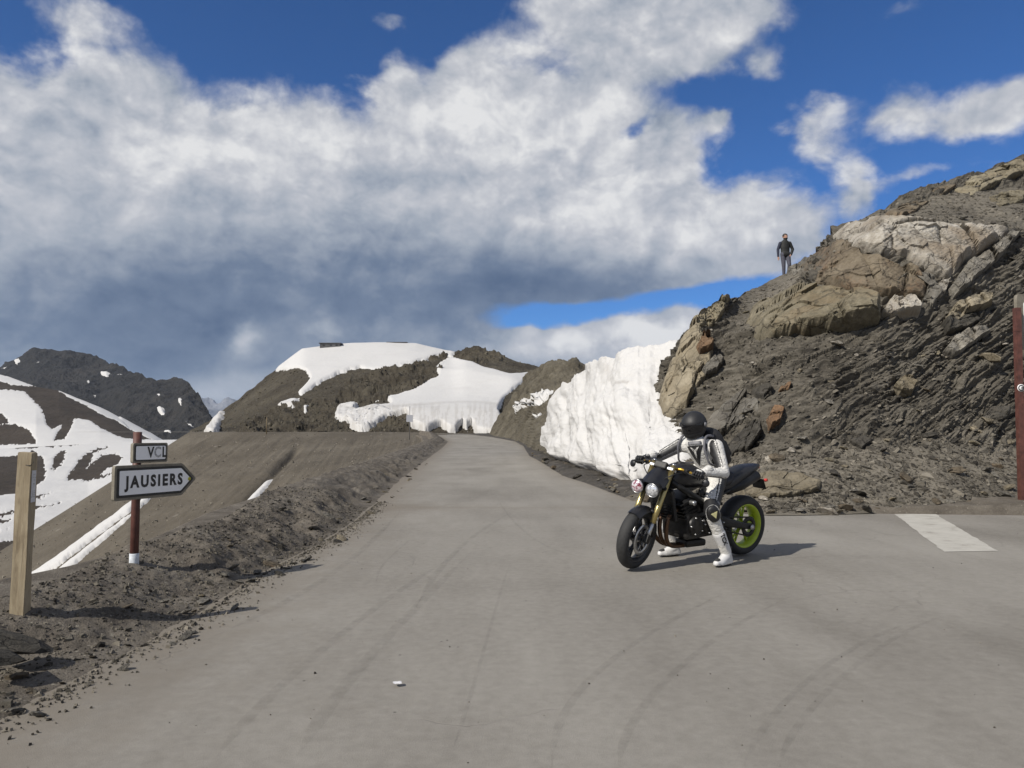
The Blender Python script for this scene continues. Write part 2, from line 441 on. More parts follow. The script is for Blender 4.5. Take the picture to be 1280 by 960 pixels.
ROCKS = {
    'pale': rock_mat('pale_limestone', (.276, .250, .209), (.447, .425, .380), (.112, .093, .073), (.179, .127, .074), .45, 1.1),
    'olive': rock_mat('olive_limestone', (.175, .153, .106), (.291, .257, .186), (.067, .058, .042), (.164, .108, .052), .35, .9),
    'brown': rock_mat('brown_limestone', (.112, .091, .064), (.194, .164, .119), (.045, .037, .028), (.127, .067, .034), .45, 1.0),
    'tan': rock_mat('tan_limestone', (.179, .153, .108), (.298, .261, .194), (.060, .051, .037), (.127, .097, .056), .3, 1.0),
    'rust': rock_mat('rusty_limestone', (.123, .078, .046), (.183, .127, .078), (.056, .037, .025), (.127, .066, .031), .4, 2.0),
    'grey': rock_mat('grey_limestone', (.127, .117, .099), (.238, .224, .194), (.045, .041, .036), (.104, .082, .056), .25, 1.4),
    'dark': rock_mat('dark_slab', (.046, .042, .035), (.089, .082, .069), (.016, .015, .013), (.060, .045, .030), .2, 1.6),
}

# ------------------------------------------------------------------ road, as a sheet with a gentle rise toward the bend
def zroad(Y): return np.interp(Y, [-60, 50, 72, 88, 104, 113], [0, 0, .10, .24, .38, .62])
LX = ([-60, 3.2, 4.4, 5.5, 7.1, 8.8, 10.7, 14.2, 20.7, 29.8, 55.8, 71, 97, 108], [-2.9, -2.35, -2.33, -2.24, -2.32, -2.23, -2.25, -2.45, -2.92, -3.45, -4.9, -5.9, -9.2, -12.0])
RX = ([14.2, 18.9, 21.4, 27.3, 32.9, 36.6, 55.8, 71, 80, 92, 104, 110], [2.25, 1.8, 1.45, 1.25, 1.05, .85, .85, .3, -.8, -2.5, -5.0, -7])
def road_left(Y): return np.interp(Y, *LX)
def road_right(Y):
    Y = np.asarray(Y, float)
    return np.where(Y < 14.2, np.interp(Y, [11.5, 12.5, 13.6, 14.2], [70, 70, 6.0, 2.25]), np.interp(Y, *RX))
Ys = np.concatenate([np.linspace(-50, 0, 26)[:-1], np.linspace(0, 16, 81)[:-1], np.linspace(16, 110, 95)])
us = np.concatenate([np.linspace(0, .1, 12)[:-1], np.linspace(.1, 1, 30)])
YY, UU = np.meshgrid(Ys, us, indexing='ij')
L_, R_ = road_left(YY) - .7, road_right(YY)
XX = L_ + (R_ - L_) * np.where(YY < 14, UU ** 1.6, UU)
P = np.stack([XX, YY, zroad(YY)], -1)
dl = XX - road_left(YY); dr = R_ - XX
dust = np.exp(-np.maximum(dl, 0) / .75) + .8 * np.exp(-np.maximum(np.where(YY > 14, dr, np.abs(13 - YY) + .2), 0) / .5)
V1, Q1 = P.reshape(-1, 3), grid_quads(len(Ys), len(us))
# the far leg after the bend runs off to the left on top of the embankment
xs = np.linspace(-75, -6, 70); yb = np.linspace(0, 6, 5)
XB, YB = np.meshgrid(xs, yb, indexing='ij')
edge_y = np.interp(XB, [-75, -45, -20, -9], [128, 118, 110, 106.5])
PB = np.stack([XB, edge_y + YB, np.interp(XB, [-75, -45, -20, -9], [.67, .73, .77, .5])], -1)
V = np.concatenate([V1, PB.reshape(-1, 3)]); Q = np.concatenate([Q1, grid_quads(70, 5)[:, ::-1] + len(V1)])
road = obj_np('road', V, Q, ASPHALT, attrs={'dust': np.concatenate([np.clip(dust, 0, 1).ravel(), np.full(350, .4)])}, kind='structure')

# ------------------------------------------------------------------ wide ground under everything
rr = np.concatenate([[0.5], np.geomspace(3, 9500, 70)]); th = np.linspace(0, 2 * np.pi, 121)
RR, TT = np.meshgrid(rr, th, indexing='ij')
X, Y = RR * np.cos(TT), RR * np.sin(TT)
Z = -.14 - np.clip((-3.6 - X) * 1.2, 0, 90) - np.clip((RR - 120) * .4, 0, 60) * (Y > 0) - np.clip((RR - 300) * .1, 0, 60)
obj_np('ground', np.stack([X, Y, Z], -1).reshape(-1, 3), grid_quads(len(rr), 121), GROUND, kind='structure')

# ------------------------------------------------------------------ sheets laid between control columns
class Sheet:
    """terrain whose control columns are lists of (py, depth) at px; every level runs across all columns"""
    def __init__(s, cols):
        cols = sorted(cols); s.px = np.array([c[0] for c in cols], float)
        s.py = np.array([[l[0] for l in c[1]] for c in cols], float); s.D = np.array([[l[1] for l in c[1]] for c in cols], float)
        s.n = s.py.shape[1]
    def levels(s, px):
        py = np.stack([np.interp(px, s.px, s.py[:, k]) for k in range(s.n)], -1)
        D = np.stack([np.interp(px, s.px, s.D[:, k]) for k in range(s.n)], -1)
        return py, D
    def grid(s, pxs, nv, sm=2):
        py, D = s.levels(pxs); v = np.linspace(0, s.n - 1, nv); k = np.minimum(v.astype(int), s.n - 2); f = v - k
        PY = py[:, k] * (1 - f) + py[:, k + 1] * f; DD = D[:, k] * (1 - f) + D[:, k + 1] * f
        for _ in range(sm):      # soften the joints of the levels, ends kept
            DD[:, 1:-1] = (DD[:, :-2] + 2 * DD[:, 1:-1] + DD[:, 2:]) / 4
        PX = np.repeat(np.asarray(pxs, float)[:, None], nv, 1)
        return PX, PY, DD
    def depth(s, px, py):
        px = np.atleast_1d(np.asarray(px, float)); py = np.atleast_1d(np.asarray(py, float))
        a, d = s.levels(px.ravel())
        out = np.array([np.interp(y, r[::-1], q[::-1]) for y, r, q in zip(py.ravel(), a, d)])
        return out.reshape(px.shape)
def back_rows(P, steps):
    """rows behind the ridge so that the far side of the hill exists too"""
    last = P[:, -1:, :]; rows = [P]
    for dy, dz in steps:
        r = last.copy(); r[..., 1] += dy; r[..., 0] *= (r[..., 1] / last[..., 1]); r[..., 2] += dz; rows.append(r)
    return np.concatenate(rows, 1)
def dens_px(a, b, step, pads):
    return np.concatenate([pads[0], np.arange(a, b, step), pads[1]]).astype(float)

def split_snow(name, P, PX, PY, polys, holes, parent, thick, mat, jit=2.0, jf=.12, lip=1.0, dirtf=None, seed=0):
    """faces of the grid inside the snow outlines -> raised snow pieces, one object for each connected field"""
    n, m = P.shape[:2]
    q = np.stack([PX * jf + seed, PY * jf * 1.6, 0 * PX], -1)
    jx, jy = fbm(q, 4, .6) * jit * 2, fbm(q + 31.7, 4, .6) * jit * 1.3
    k = 0
    nrm = grid_normals(P); nrm = np.where(nrm[..., 2:3] < 0, -nrm, nrm)
    for poly in polys:
        mask = inpoly(PX + jx, PY + jy, poly)
        for h in holes: mask &= ~inpoly(PX + jx * 1.2, PY + jy * 1.2, h)
        if mask.sum() < 6: continue
        nb = np.zeros(mask.shape); mp = np.pad(mask, 3).astype(float)
        for dx in range(7):
            for dy in range(7): nb += mp[dx:dx + n, dy:dy + m]
        h = np.clip((nb / 49 - .35) / .5, 0, 1) ** .6
        Vs = P + nrm * (np.where(mask, h * thick, -.15 * thick))[..., None] + np.array([0, 0, 1]) * (mask * .02)[..., None]
        fm = mask[:-1, :-1] | mask[1:, :-1] | mask[1:, 1:] | mask[:-1, 1:]
        Q = grid_quads(n, m).reshape(n - 1, m - 1, 4)[fm]
        used, inv = np.unique(Q, return_inverse=True)
        d = np.zeros(mask.shape) if dirtf is None else dirtf(PX, PY)
        obj_np(name, Vs.reshape(-1, 3)[used], inv.reshape(-1, 4), mat, parent, attrs={'dirt': d.reshape(-1)[used]})

# ------------------------------------------------------------------ hill with the snow fields beyond the bend
hill_cols = [(235, [(543, 135), (542, 150), (541, 165), (540, 185)]), (262, [(543, 122), (538, 140), (532, 165), (526, 195)]),
             (300, [(543, 118), (528, 140), (512, 165), (497, 195)]), (345, [(543, 116), (515, 140), (485, 168), (462, 198)]),
             (378, [(543, 115), (508, 140), (468, 170), (437, 198)]), (430, [(543, 113), (508, 136), (462, 172), (431, 200)]),
             (470, [(543, 112), (512, 128), (462, 170), (429, 200)]), (520, [(543, 112), (515, 122), (462, 165), (430, 200)]),
             (565, [(546, 112), (515, 122), (465, 160), (441, 195)]), (582, [(547, 112), (515, 122), (465, 155), (433, 190)]),
             (605, [(549, 110), (517, 122), (470, 150), (437, 190)]), (640, [(552, 108), (520, 122), (475, 145), (450, 180)]),
             (700, [(556, 108), (530, 122), (490, 145), (466, 175)]), (790, [(556, 108), (535, 122), (510, 145), (490, 170)])]
hs = Sheet(hill_cols)
pxs = np.arange(238, 790, 1.25)
PX, PY, DD = hs.grid(pxs, 120, 22)
for _ in range(30): DD[1:-1] = (DD[:-2] + 2 * DD[1:-1] + DD[2:]) / 4; PY[1:-1, 1:-1] = (PY[:-2, 1:-1] + 2 * PY[1:-1, 1:-1] + PY[2:, 1:-1]) / 4
Pb = W(PX, PY, DD); nrm = grid_normals(Pb); nrm = np.where(nrm[..., 1:2] > 0, -nrm, nrm)
rockband = np.clip(inpoly(PX, PY, [(430, 480), (500, 455), (560, 443), (552, 470), (510, 492), (440, 512), (420, 500)]) * 1.0 + inpoly(PX, PY, [(290, 545), (360, 500), (430, 500), (520, 530), (510, 545)]) * .8 + inpoly(PX, PY, [(565, 450), (580, 428), (640, 440), (625, 452), (590, 452)]) * .8, 0, 1)
amp = (.5 + 2.2 * rockband) * sstep(0, 12, 543 - PY + 6)
Pb0 = Pb.copy()
Pb = Pb + nrm * (amp * (ridged(Pb * .11, 6, .58) - .45))[..., None] + nrm * (rockband * .9 * (worley(Pb * .35)[2] - .5))[..., None]
HILL_P = Pb.copy(); HILL_N = nrm.copy(); HILL_R = rockband.copy()
hillP = back_rows(Pb, [(15, -1), (80, -25), (250, -90)])
hill = obj_np('hill', hillP.reshape(-1, 3), grid_quads(*hillP.shape[:2]), HILL, kind='structure')
S1 = [(343, 463), (378, 430), (430, 420), (520, 420), (567, 432), (567, 447), (552, 444), (513, 455), (490, 462), (467, 464), (451, 459), (420, 468), (396, 482), (374, 495), (373, 491), (388, 475), (382, 463), (372, 460), (350, 464)]
S2 = [(556, 451), (563, 446), (592, 454), (607, 461), (638, 469), (672, 465), (666, 472), (642, 486), (627, 503), (623, 517), (629, 530), (617, 546), (594, 543), (589, 530), (583, 541), (577, 531), (570, 542), (560, 540), (550, 533), (533, 540), (515, 533), (508, 517), (490, 522), (462, 537), (449, 540), (436, 530), (418, 527), (420, 517), (424, 509), (447, 502), (446, 514), (470, 511), (470, 500), (513, 490), (549, 470), (543, 459)]
dirt_hill = lambda px, py: np.clip(sstep(505, 520, py) * (.25 + .5 * (fbm(np.stack([px * .25, py * .03, 0 * px], -1), 4) > .05)), 0, 1) * .5 + .25 * np.exp(-((py - 512 - 4 * np.sin(px * .03)) / 2.0) ** 2)
split_snow('snow_field', Pb0 * .8 + Pb * .2, PX, PY, [S1, S2, [(345, 509), (360, 500), (374, 498), (368, 508), (352, 510)], [(379, 508), (386, 506), (384, 516), (380, 519)], [(255, 543), (279, 514), (281, 516), (272, 543)]],
           [[(470, 502), (485, 499), (490, 508), (472, 510)]], hill, .5 + .55 * sstep(490, 530, PY) + .35 * fbm(Pb0 * .06, 3), SNOW_FAR, 1.6, dirtf=dirt_hill)

# spur beside the road, right of the bend
spur_cols = [(612, [(548, 93), (547, 96), (546, 100), (544, 104)]), (626, [(551, 84), (542, 90), (530, 97), (518, 104)]), (645, [(556, 70), (540, 78), (512, 90), (492, 102)]),
             (658, [(562, 54), (542, 64), (505, 80), (470, 96)]), (670, [(576, 36), (545, 48), (500, 68), (461, 92)]), (690, [(582, 30), (550, 44), (500, 62), (451, 85)]), (716, [(588, 26), (550, 40), (500, 58), (447, 80)]),
             (732, [(592, 24), (550, 40), (500, 58), (460, 76)]), (780, [(590, 26), (550, 40), (510, 58), (468, 76)]), (900, [(590, 28), (550, 42), (510, 60), (440, 78)])]
ss = Sheet(spur_cols)
pxs = np.arange(612, 900, 1.3)
PX, PY, DD = ss.grid(pxs, 110, 6)
Pb = W(PX, PY, DD); nrm = grid_normals(Pb); nrm = np.where(nrm[..., 1:2] > 0, -nrm, nrm)
Pb = Pb + nrm * ((.25 + .9 * sstep(560, 500, PY)) * (ridged(Pb * .25, 6, .6) - .45))[..., None]
sp = back_rows(Pb, [(6, -.5), (40, -14)])
spur = obj_np('rocky_spur', sp.reshape(-1, 3), grid_quads(*sp.shape[:2]), SPUR, kind='structure')
split_snow('snow_patch', Pb, PX, PY, [[(644, 508), (660, 500), (693, 487), (690, 493), (664, 507), (650, 512), (646, 520)], [(668, 517), (678, 515), (676, 521), (668, 522)], [(678, 545), (690, 530), (692, 545), (684, 552)]], [], spur, .35, SNOW_FAR, 1.2)

# ------------------------------------------------------------------ embankment below the far leg of the road
emb_cols = [(-420, [(1000, 55), (860, 68), (760, 84), (700, 100)]), (-150, [(950, 55), (850, 66), (790, 78), (745, 88)]), (0, [(900, 52), (800, 62), (740, 74), (690, 86)]), (80, [(860, 50), (760, 62), (690, 76), (640, 92)]), (160, [(830, 48), (720, 62), (640, 80), (589, 98)]),
            (236, [(800, 45), (690, 62), (600, 86), (540.5, 112)]), (300, [(790, 44), (670, 60), (595, 84), (540, 110)]), (380, [(770, 42), (650, 56), (585, 80), (540, 109)]),
            (460, [(740, 40), (630, 52), (580, 76), (540, 108)]), (520, [(700, 36), (610, 48), (570, 72), (540.5, 107)]), (560, [(650, 34), (590, 46), (565, 70), (543, 106)])]
es = Sheet(emb_cols)
pxs = np.concatenate([np.arange(-420, 0, 12), np.arange(0, 560, 1.6)])
PX, PY, DD = es.grid(pxs, 190, 10)
Pb = W(PX, PY, DD)
# rills run down the fall line
fall = (PX - 582) / np.maximum(PY - 351, 20)
amp = sstep(0, 14, (PY - np.interp(PX, pxs, es.levels(pxs)[0][:, -1])))
Pb[..., 2] += amp * (.22 * fbm(np.stack([fall * 26, PY * .012, 0 * PX], -1), 5, .55) + .12 * fbm(Pb * .6, 4))
gull = np.exp(-((fall + 2.86) / .05) ** 2) * sstep(560, 575, PY) * 0 + np.exp(-((PX - (933 - PY)) / 5.0) ** 2) * sstep(556, 566, PY) * .7
Pb[..., 2] -= gull
emb = obj_np('embankment', back_rows(Pb, [(.5, 0.02)]).reshape(-1, 3), grid_quads(Pb.shape[0], Pb.shape[1] + 1), EMB, kind='structure')
split_snow('snow_strip', Pb, PX, PY, [[(291, 642), (330, 601), (342, 597), (338, 604), (312, 636), (302, 640)],
           [(-20, 758), (0, 746), (37, 720), (81, 690), (119, 663), (163, 630), (173, 620), (180, 622), (161, 641), (110, 679), (66, 712), (44, 730), (10, 755)],
           [(50, 733), (72, 715), (112, 683), (164, 642), (184, 620), (190, 622), (173, 637), (135, 671), (108, 694), (80, 719), (62, 730)]], [], emb, .35, SNOW_FAR, .9, dirtf=lambda a, b: 0 * a + .03)

EMB_P = Pb[35:, 60:].copy()
# ------------------------------------------------------------------ left valley and mountains
vs = Sheet([(-500, [(900, 90), (720, 130), (640, 190), (590, 300), (566, 430)]), (0, [(760, 110), (690, 140), (630, 200), (590, 300), (561, 430)]),
            (110, [(740, 120), (680, 150), (625, 210), (585, 310), (555, 430)]), (205, [(680, 150), (640, 180), (600, 240), (570, 330), (550, 440)]), (290, [(650, 170), (610, 210), (580, 270), (560, 350), (549, 450)])])
pxs = np.concatenate([np.arange(-500, -10, 14), np.arange(-10, 290, 1.4)])
PX, PY, DD = vs.grid(pxs, 150, 8)
Pb = W(PX, PY, DD); Pb[..., 2] += 1.6 * fbm(Pb * .03, 5) * sstep(0, 10, PY - 560)
valley = obj_np('valley', Pb.reshape(-1, 3), grid_quads(*Pb.shape[:2]), VALLEY, kind='structure')
VH = [[(-40, 570), (20, 569), (42, 563), (55, 574), (58, 596), (44, 610), (20, 616), (-40, 622)], [(64, 590), (68, 570), (74, 564), (84, 564), (78, 578), (70, 590)],
      [(82, 602), (92, 585), (104, 568), (120, 560), (138, 558), (118, 566), (114, 578), (100, 596)], [(96, 598), (116, 580), (126, 568), (146, 566), (154, 574), (130, 590), (112, 602)],
      [(-10, 641), (40, 632), (84, 624), (60, 632), (20, 640), (-10, 646)], [(40, 618), (62, 614), (66, 616), (44, 622)], [(118, 596), (142, 590), (138, 594), (122, 600)], [(88, 634), (112, 626), (106, 632)],
      [(-40, 650), (14, 646), (8, 654), (-40, 658)], [(-40, 664), (10, 662), (-10, 667), (-40, 668)], [(-40, 682), (20, 676), (30, 690), (-40, 700)], [(20, 558), (80, 552), (150, 549), (90, 557), (20, 562)]]
split_snow('snow_field', Pb, PX, PY, [[(-520, 540), (300, 540), (300, 800), (-520, 900)]], VH, valley, .18, SNOW_FAR, 3.0, jf=.2)
# nearer brown shoulder
ms = Sheet([(-600, [(580, 430), (540, 520), (500, 600), (440, 690)]), (0, [(570, 430), (530, 500), (500, 570), (468, 640)]), (45, [(568, 430), (530, 490), (505, 560), (484, 620)]), (74, [(566, 430), (535, 490), (510, 550), (489, 610)]),
            (125, [(562, 432), (540, 480), (525, 530), (509, 580)]), (175, [(560, 436), (550, 470), (542, 510), (534, 550)]), (208, [(558, 440), (556, 460), (555, 490), (553, 520)]), (240, [(558, 440), (558, 460), (558, 480), (558, 500)])])
pxs = np.concatenate([np.arange(-600, -10, 16), np.arange(-10, 240, 1.3)])
PX, PY, DD = ms.grid(pxs, 90, 5)
Pb = W(PX, PY, DD); nrm = grid_normals(Pb); nrm = np.where(nrm[..., 1:2] > 0, -nrm, nrm)
Pb = Pb + nrm * (1.5 * fbm(Pb * .02, 5))[..., None]
mp_ = back_rows(Pb, [(40, -5), (200, -60)])
shoulder = obj_np('mountain_shoulder', mp_.reshape(-1, 3), grid_quads(*mp_.shape[:2]), VALLEY, kind='structure')
split_snow('snow_field', Pb, PX, PY, [[(-20, 486), (31, 490), (52, 512), (58, 531), (66, 538), (79, 529), (70, 545), (67, 552), (82, 550), (94, 523), (109, 525), (128, 537), (156, 548), (205, 552), (205, 562), (-20, 572)],
           [(72, 487), (125, 505), (200, 546), (212, 554), (190, 551), (130, 519), (74, 490)], [(-20, 464), (20, 474), (46, 484), (20, 482), (-20, 474)]],
           [[(-20, 532), (19, 530), (37, 537), (45, 551), (44, 556), (-20, 557)], [(-20, 512), (4, 517), (12, 528), (-20, 535)]], shoulder, .3, SNOW_FAR, 2.0, jf=.2, seed=5)
# dark mountain
dm = Sheet([(-900, [(600, 900), (540, 1100), (470, 1400), (430, 1600)]), (-120, [(575, 900), (540, 1050), (500, 1300), (480, 1500)]), (0, [(560, 900), (530, 1050), (490, 1300), (459, 1500)]), (31, [(560, 900), (525, 1050), (480, 1300), (443, 1500)]), (44, [(560, 900), (520, 1050), (478, 1300), (437, 1500)]),
            (100, [(558, 900), (520, 1050), (480, 1280), (441, 1480)]), (125, [(557, 900), (520, 1050), (485, 1260), (448, 1450)]), (156, [(556, 900), (525, 1000), (490, 1150), (461, 1350)]), (181, [(556, 900), (525, 980), (495, 1100), (470, 1250)]),
            (219, [(554, 900), (528, 960), (500, 1050), (472, 1200)]), (234, [(553, 900), (530, 950), (503, 1020), (477, 1150)]), (250, [(552, 900), (535, 940), (515, 990), (494, 1060)]), (262, [(551, 900), (540, 920), (528, 950), (515, 990)]), (267, [(551, 900), (548, 910), (545, 920), (540, 930)])])
pxs = np.concatenate([np.arange(-900, -10, 18), np.arange(-10, 267.5, 1.1)])
PX, PY, DD = dm.grid(pxs, 110, 4)
Pb = W(PX, PY, DD); nrm = grid_normals(Pb); nrm = np.where(nrm[..., 1:2] > 0, -nrm, nrm)
Pb = Pb + nrm * (14 * (ridged(Pb * np.array([.012, .012, .006]), 6, .55) - .45) * sstep(0, .5, 1 - np.abs((PY - 500) / 120)))[..., None]
mp_ = back_rows(Pb, [(100, -20), (600, -250)])
mountain = obj_np('mountain', mp_.reshape(-1, 3), grid_quads(*mp_.shape[:2]), SHADOWED_ROCK, kind='structure')
split_snow('snow_patch', Pb, PX, PY, [[(0, 463), (11, 460), (8, 464)], [(19, 453), (25, 450), (26, 454), (21, 456)], [(42, 452), (52, 453), (48, 455)], [(127, 467), (140, 468), (134, 472), (128, 471)], [(145, 468), (157, 470), (150, 471)],
           [(195, 510), (205, 509), (205, 519), (199, 514)], [(195, 493), (201, 494), (200, 500)], [(222, 496), (229, 502), (227, 510), (224, 503)], [(226, 520), (246, 534), (238, 531)], [(202, 534), (214, 540), (215, 545), (206, 540)], [(116, 497), (121, 497), (119, 501)], [(108, 480), (114, 479), (112, 483)]],
           [], mountain, 3, SNOW_FAR, .8)
# far blue range behind the gap
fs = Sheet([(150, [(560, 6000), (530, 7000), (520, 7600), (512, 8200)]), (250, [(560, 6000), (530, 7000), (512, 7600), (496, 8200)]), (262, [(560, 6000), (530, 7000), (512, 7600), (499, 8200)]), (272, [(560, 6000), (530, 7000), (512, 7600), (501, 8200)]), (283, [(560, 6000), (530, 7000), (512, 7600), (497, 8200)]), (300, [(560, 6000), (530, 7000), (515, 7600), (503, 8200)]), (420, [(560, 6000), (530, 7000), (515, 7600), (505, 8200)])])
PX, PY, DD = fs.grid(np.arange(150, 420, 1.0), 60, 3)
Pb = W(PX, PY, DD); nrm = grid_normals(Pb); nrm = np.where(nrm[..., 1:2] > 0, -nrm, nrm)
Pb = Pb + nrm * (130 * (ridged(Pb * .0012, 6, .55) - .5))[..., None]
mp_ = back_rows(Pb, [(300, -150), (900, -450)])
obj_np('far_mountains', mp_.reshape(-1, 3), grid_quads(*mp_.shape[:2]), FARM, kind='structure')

# ------------------------------------------------------------------ loose stones: a few angular shapes shared by all
def stone_mesh(seed, mat, flat=.55, cuts=9):
    r = random.Random(seed); bm = bmesh.new()
    bmesh.ops.create_icosphere(bm, subdivisions=1, radius=1)
    for _ in range(cuts):
        n = Vector((r.gauss(0, 1), r.gauss(0, 1), r.gauss(0, 1))).normalized()
        g = bm.verts[:] + bm.edges[:] + bm.faces[:]
        res = bmesh.ops.bisect_plane(bm, geom=g, plane_co=n * r.uniform(.5, .8), plane_no=n, clear_outer=True)
        ed = [e for e in res['geom_cut'] if isinstance(e, bmesh.types.BMEdge)]
        if ed:
            try: bmesh.ops.edgenet_fill(bm, edges=ed)
            except Exception: pass
    sx, sy = r.uniform(.8, 1.25), r.uniform(.7, 1.0)
    for v in bm.verts: v.co = Vector((v.co.x * sx, v.co.y * sy, v.co.z * flat * r.uniform(.95, 1.05)))
    bmesh.ops.recalc_face_normals(bm, faces=bm.faces)
    me = bpy.data.meshes.new('stone'); bm.to_mesh(me); bm.free(); me.materials.append(mat)
    return me
STONES = {k: [stone_mesh(i * 13 + j * 101, ROCKS[k], random.choice((.35, .5, .7))) for j in range(4)] for i, k in enumerate(('pale', 'olive', 'tan', 'grey', 'dark', 'rust', 'brown'))}
def put_stone(name, p, size, kind, parent, rot=None, stretch=(1, 1, 1)):
    o = bpy.data.objects.new(name, random.choice(STONES[kind]))
    o.location = p; o.scale = tuple(size * s for s in stretch)
    o.rotation_euler = rot or (random.uniform(-.5, .5), random.uniform(-.5, .5), random.uniform(0, 6.28))
    return link(o, parent)
def flakes(name, pts, nrms, size, mat, parent, rng, align=None, flat=(.12, .35), pale=None):
    """very many small angular chips as one mesh"""
    n = len(pts); k = 5
    a = np.sort(rng.uniform(0, 2 * np.pi, (n, k)), 1); rad = rng.uniform(.55, 1.15, (n, k))
    el = rng.uniform(.5, 1.0, n)
    loc = np.stack([np.cos(a) * rad, np.sin(a) * rad * el[:, None]], -1)
    N = nrms + rng.normal(0, .35, (n, 3))
    if align is not None: N = align + rng.normal(0, .22, (n, 3))
    N /= np.linalg.norm(N, axis=1)[:, None]
    T = np.cross(N, rng.normal(0, 1, (n, 3))); T /= np.linalg.norm(T, axis=1)[:, None]; B = np.cross(N, T)
    s = size * rng.lognormal(0, .45, n); th = s * rng.uniform(*flat, n)
    base = pts[:, None] + (loc[..., :1] * T[:, None] + loc[..., 1:] * B[:, None]) * s[:, None, None]
    up = pts[:, None] + ((loc[..., :1] * T[:, None] + loc[..., 1:] * B[:, None]) * .8) * s[:, None, None] + N[:, None] * th[:, None, None]
    base = base - N[:, None] * (th * .6)[:, None, None]
    V = np.concatenate([base, up], 1).reshape(-1, 3)
    o = np.arange(n)[:, None] * 10
    tris = []
    for j in range(k):
        j2 = (j + 1) % k
        tris += [[j, j2, 5 + j2], [j, 5 + j2, 5 + j]]
    tris += [[5, 6, 7], [5, 7, 8], [5, 8, 9]]
    Q = (o[:, :, None] + np.array(tris)[None]).reshape(-1, 3)
    at = {'pale': np.repeat(rng.normal(0, .5, n) if pale is None else pale, 10)}
    return obj_np(name, V, Q, mat, parent, smooth=False, attrs=at, kind='stuff')

# ------------------------------------------------------------------ rocky hillside on the right
hc = [(785, [(622, 15.6), (600, 19), (570, 21), (540, 22), (500, 22.5), (480, 23)]),
      (822, [(626, 14.5), (600, 17.4), (560, 18.9), (530, 19.3), (505, 19.8), (470, 20.4)]),
      (850, [(630, 13.6), (598, 16.3), (556, 17.8), (525, 18.4), (450, 19.6), (424, 20.2)]),
      (872, [(634, 13.0), (592, 15.6), (552, 17.0), (520, 17.8), (440, 19.3), (397, 20.4)]),
      (905, [(639, 12.4), (590, 14.9), (550, 16.3), (510, 17.3), (430, 19.3), (377, 21.8)]),
      (960, [(644, 11.8), (576, 13.9), (512, 15.5), (440, 16.7), (398, 18.3), (353, 28.6)]),
      (1000, [(644, 11.8), (576, 13.7), (512, 15.1), (432, 16.4), (372, 18.2), (335, 28)]),
      (1040, [(643, 11.9), (575, 13.6), (510, 14.9), (430, 16.1), (330, 18.6), (289, 22.5)]),
      (1100, [(641, 12.1), (571, 13.7), (510, 14.9), (435, 15.9), (292, 18.3), (262, 21)]),
      (1180, [(638, 12.4), (570, 14.0), (500, 15.2), (405, 16.5), (290, 18.6), (226, 23)]),
      (1280, [(633, 13.0), (565, 14.6), (480, 15.9), (390, 17), (290, 19), (196, 24)]),
      (1450, [(627, 13.8), (560, 15.1), (460, 16.5), (370, 18), (260, 20), (130, 26)]),
      (1900, [(618, 15.4), (550, 16.8), (430, 18.6), (310, 21), (170, 24), (0, 32)])]
HS = Sheet(hc)
pxs = np.concatenate([np.arange(785, 1300, 1.15), np.arange(1300, 1900, 6)])
PX, PY, DD = HS.grid(pxs, 400, 14)
Hb = W(PX, PY, DD)
Hn = grid_normals(Hb); Hn = np.where(Hn[..., 1:2] > 0, -Hn, Hn)
NB = np.array([-.42, -.03, .9]); NB /= np.linalg.norm(NB)
Q1v = np.cross(NB, [0, 1, 0]); Q1v /= np.linalg.norm(Q1v); Q2v = np.cross(NB, Q1v)
def bedding(p): return np.stack([p @ NB, p @ Q1v, p @ Q2v], -1)
Bc = bedding(Hb); warp = fbm(Hb * .6, 3)
lay = Bc.copy(); lay[..., 0] += warp * .18
l1 = fbm(lay * np.array([3.2, .55, .55]), 5, .6); l2 = perlin(lay * np.array([9.0, 1.3, 1.3])); l3 = perlin(lay * np.array([22.0, 3.0, 3.0]))
vlev = np.linspace(0, 5, 400)[None, :] + 0 * PX
screeness = 1 - sstep(.95, 1.5, vlev + .35 * fbm(Hb * .35, 3))          # loose chips at the foot
topscree = inpoly(PX, PY, [(900, 395), (960, 340), (1010, 320), (1000, 352), (950, 385), (925, 410)]) * 1.0 + inpoly(PX, PY, [(1090, 282), (1110, 262), (1200, 240), (1290, 232), (1290, 285), (1200, 280)]) * .8
loose = np.clip(screeness + topscree, 0, 1)
saw = np.mod(lay[..., 0] * 2.6 + .5 * l1, 1.0)
disp = (1 - loose) * (.19 * l1 + .09 * l2 + .06 * l3 + .14 * (saw - .5)) + loose * (.07 * fbm(Hb * 1.5, 5, .6)) + .14 * fbm(Hb * .45, 3)
big_w = worley(bedding(Hb) * np.array([1.8, .7, .7]))
disp += (1 - loose) * .09 * (big_w[2] - .5)
foot = sstep(0, .28, vlev)
Hd = Hb + Hn * (disp * foot)[..., None]
hp = back_rows(Hd, [(3, -.5), (12, -2.5), (60, -25)])
pale = np.concatenate([(loose * .45 + .35 * (big_w[2] - .5) * (1 - loose)), np.zeros((len(pxs), 3))], 1)
hillside = obj_np('hillside', hp.reshape(-1, 3), grid_quads(*hp.shape[:2]), SHALE, smooth=False, attrs={'pale': pale}, kind='structure')

def hill_at(px, py):
    """displaced surface point and normal of the hillside at that pixel"""
    i = np.clip(np.searchsorted(pxs, px), 0, len(pxs) - 1)
    j = np.argmin(np.abs(PY[i] - py))
    return Hd[i, j], Hn[i, j]

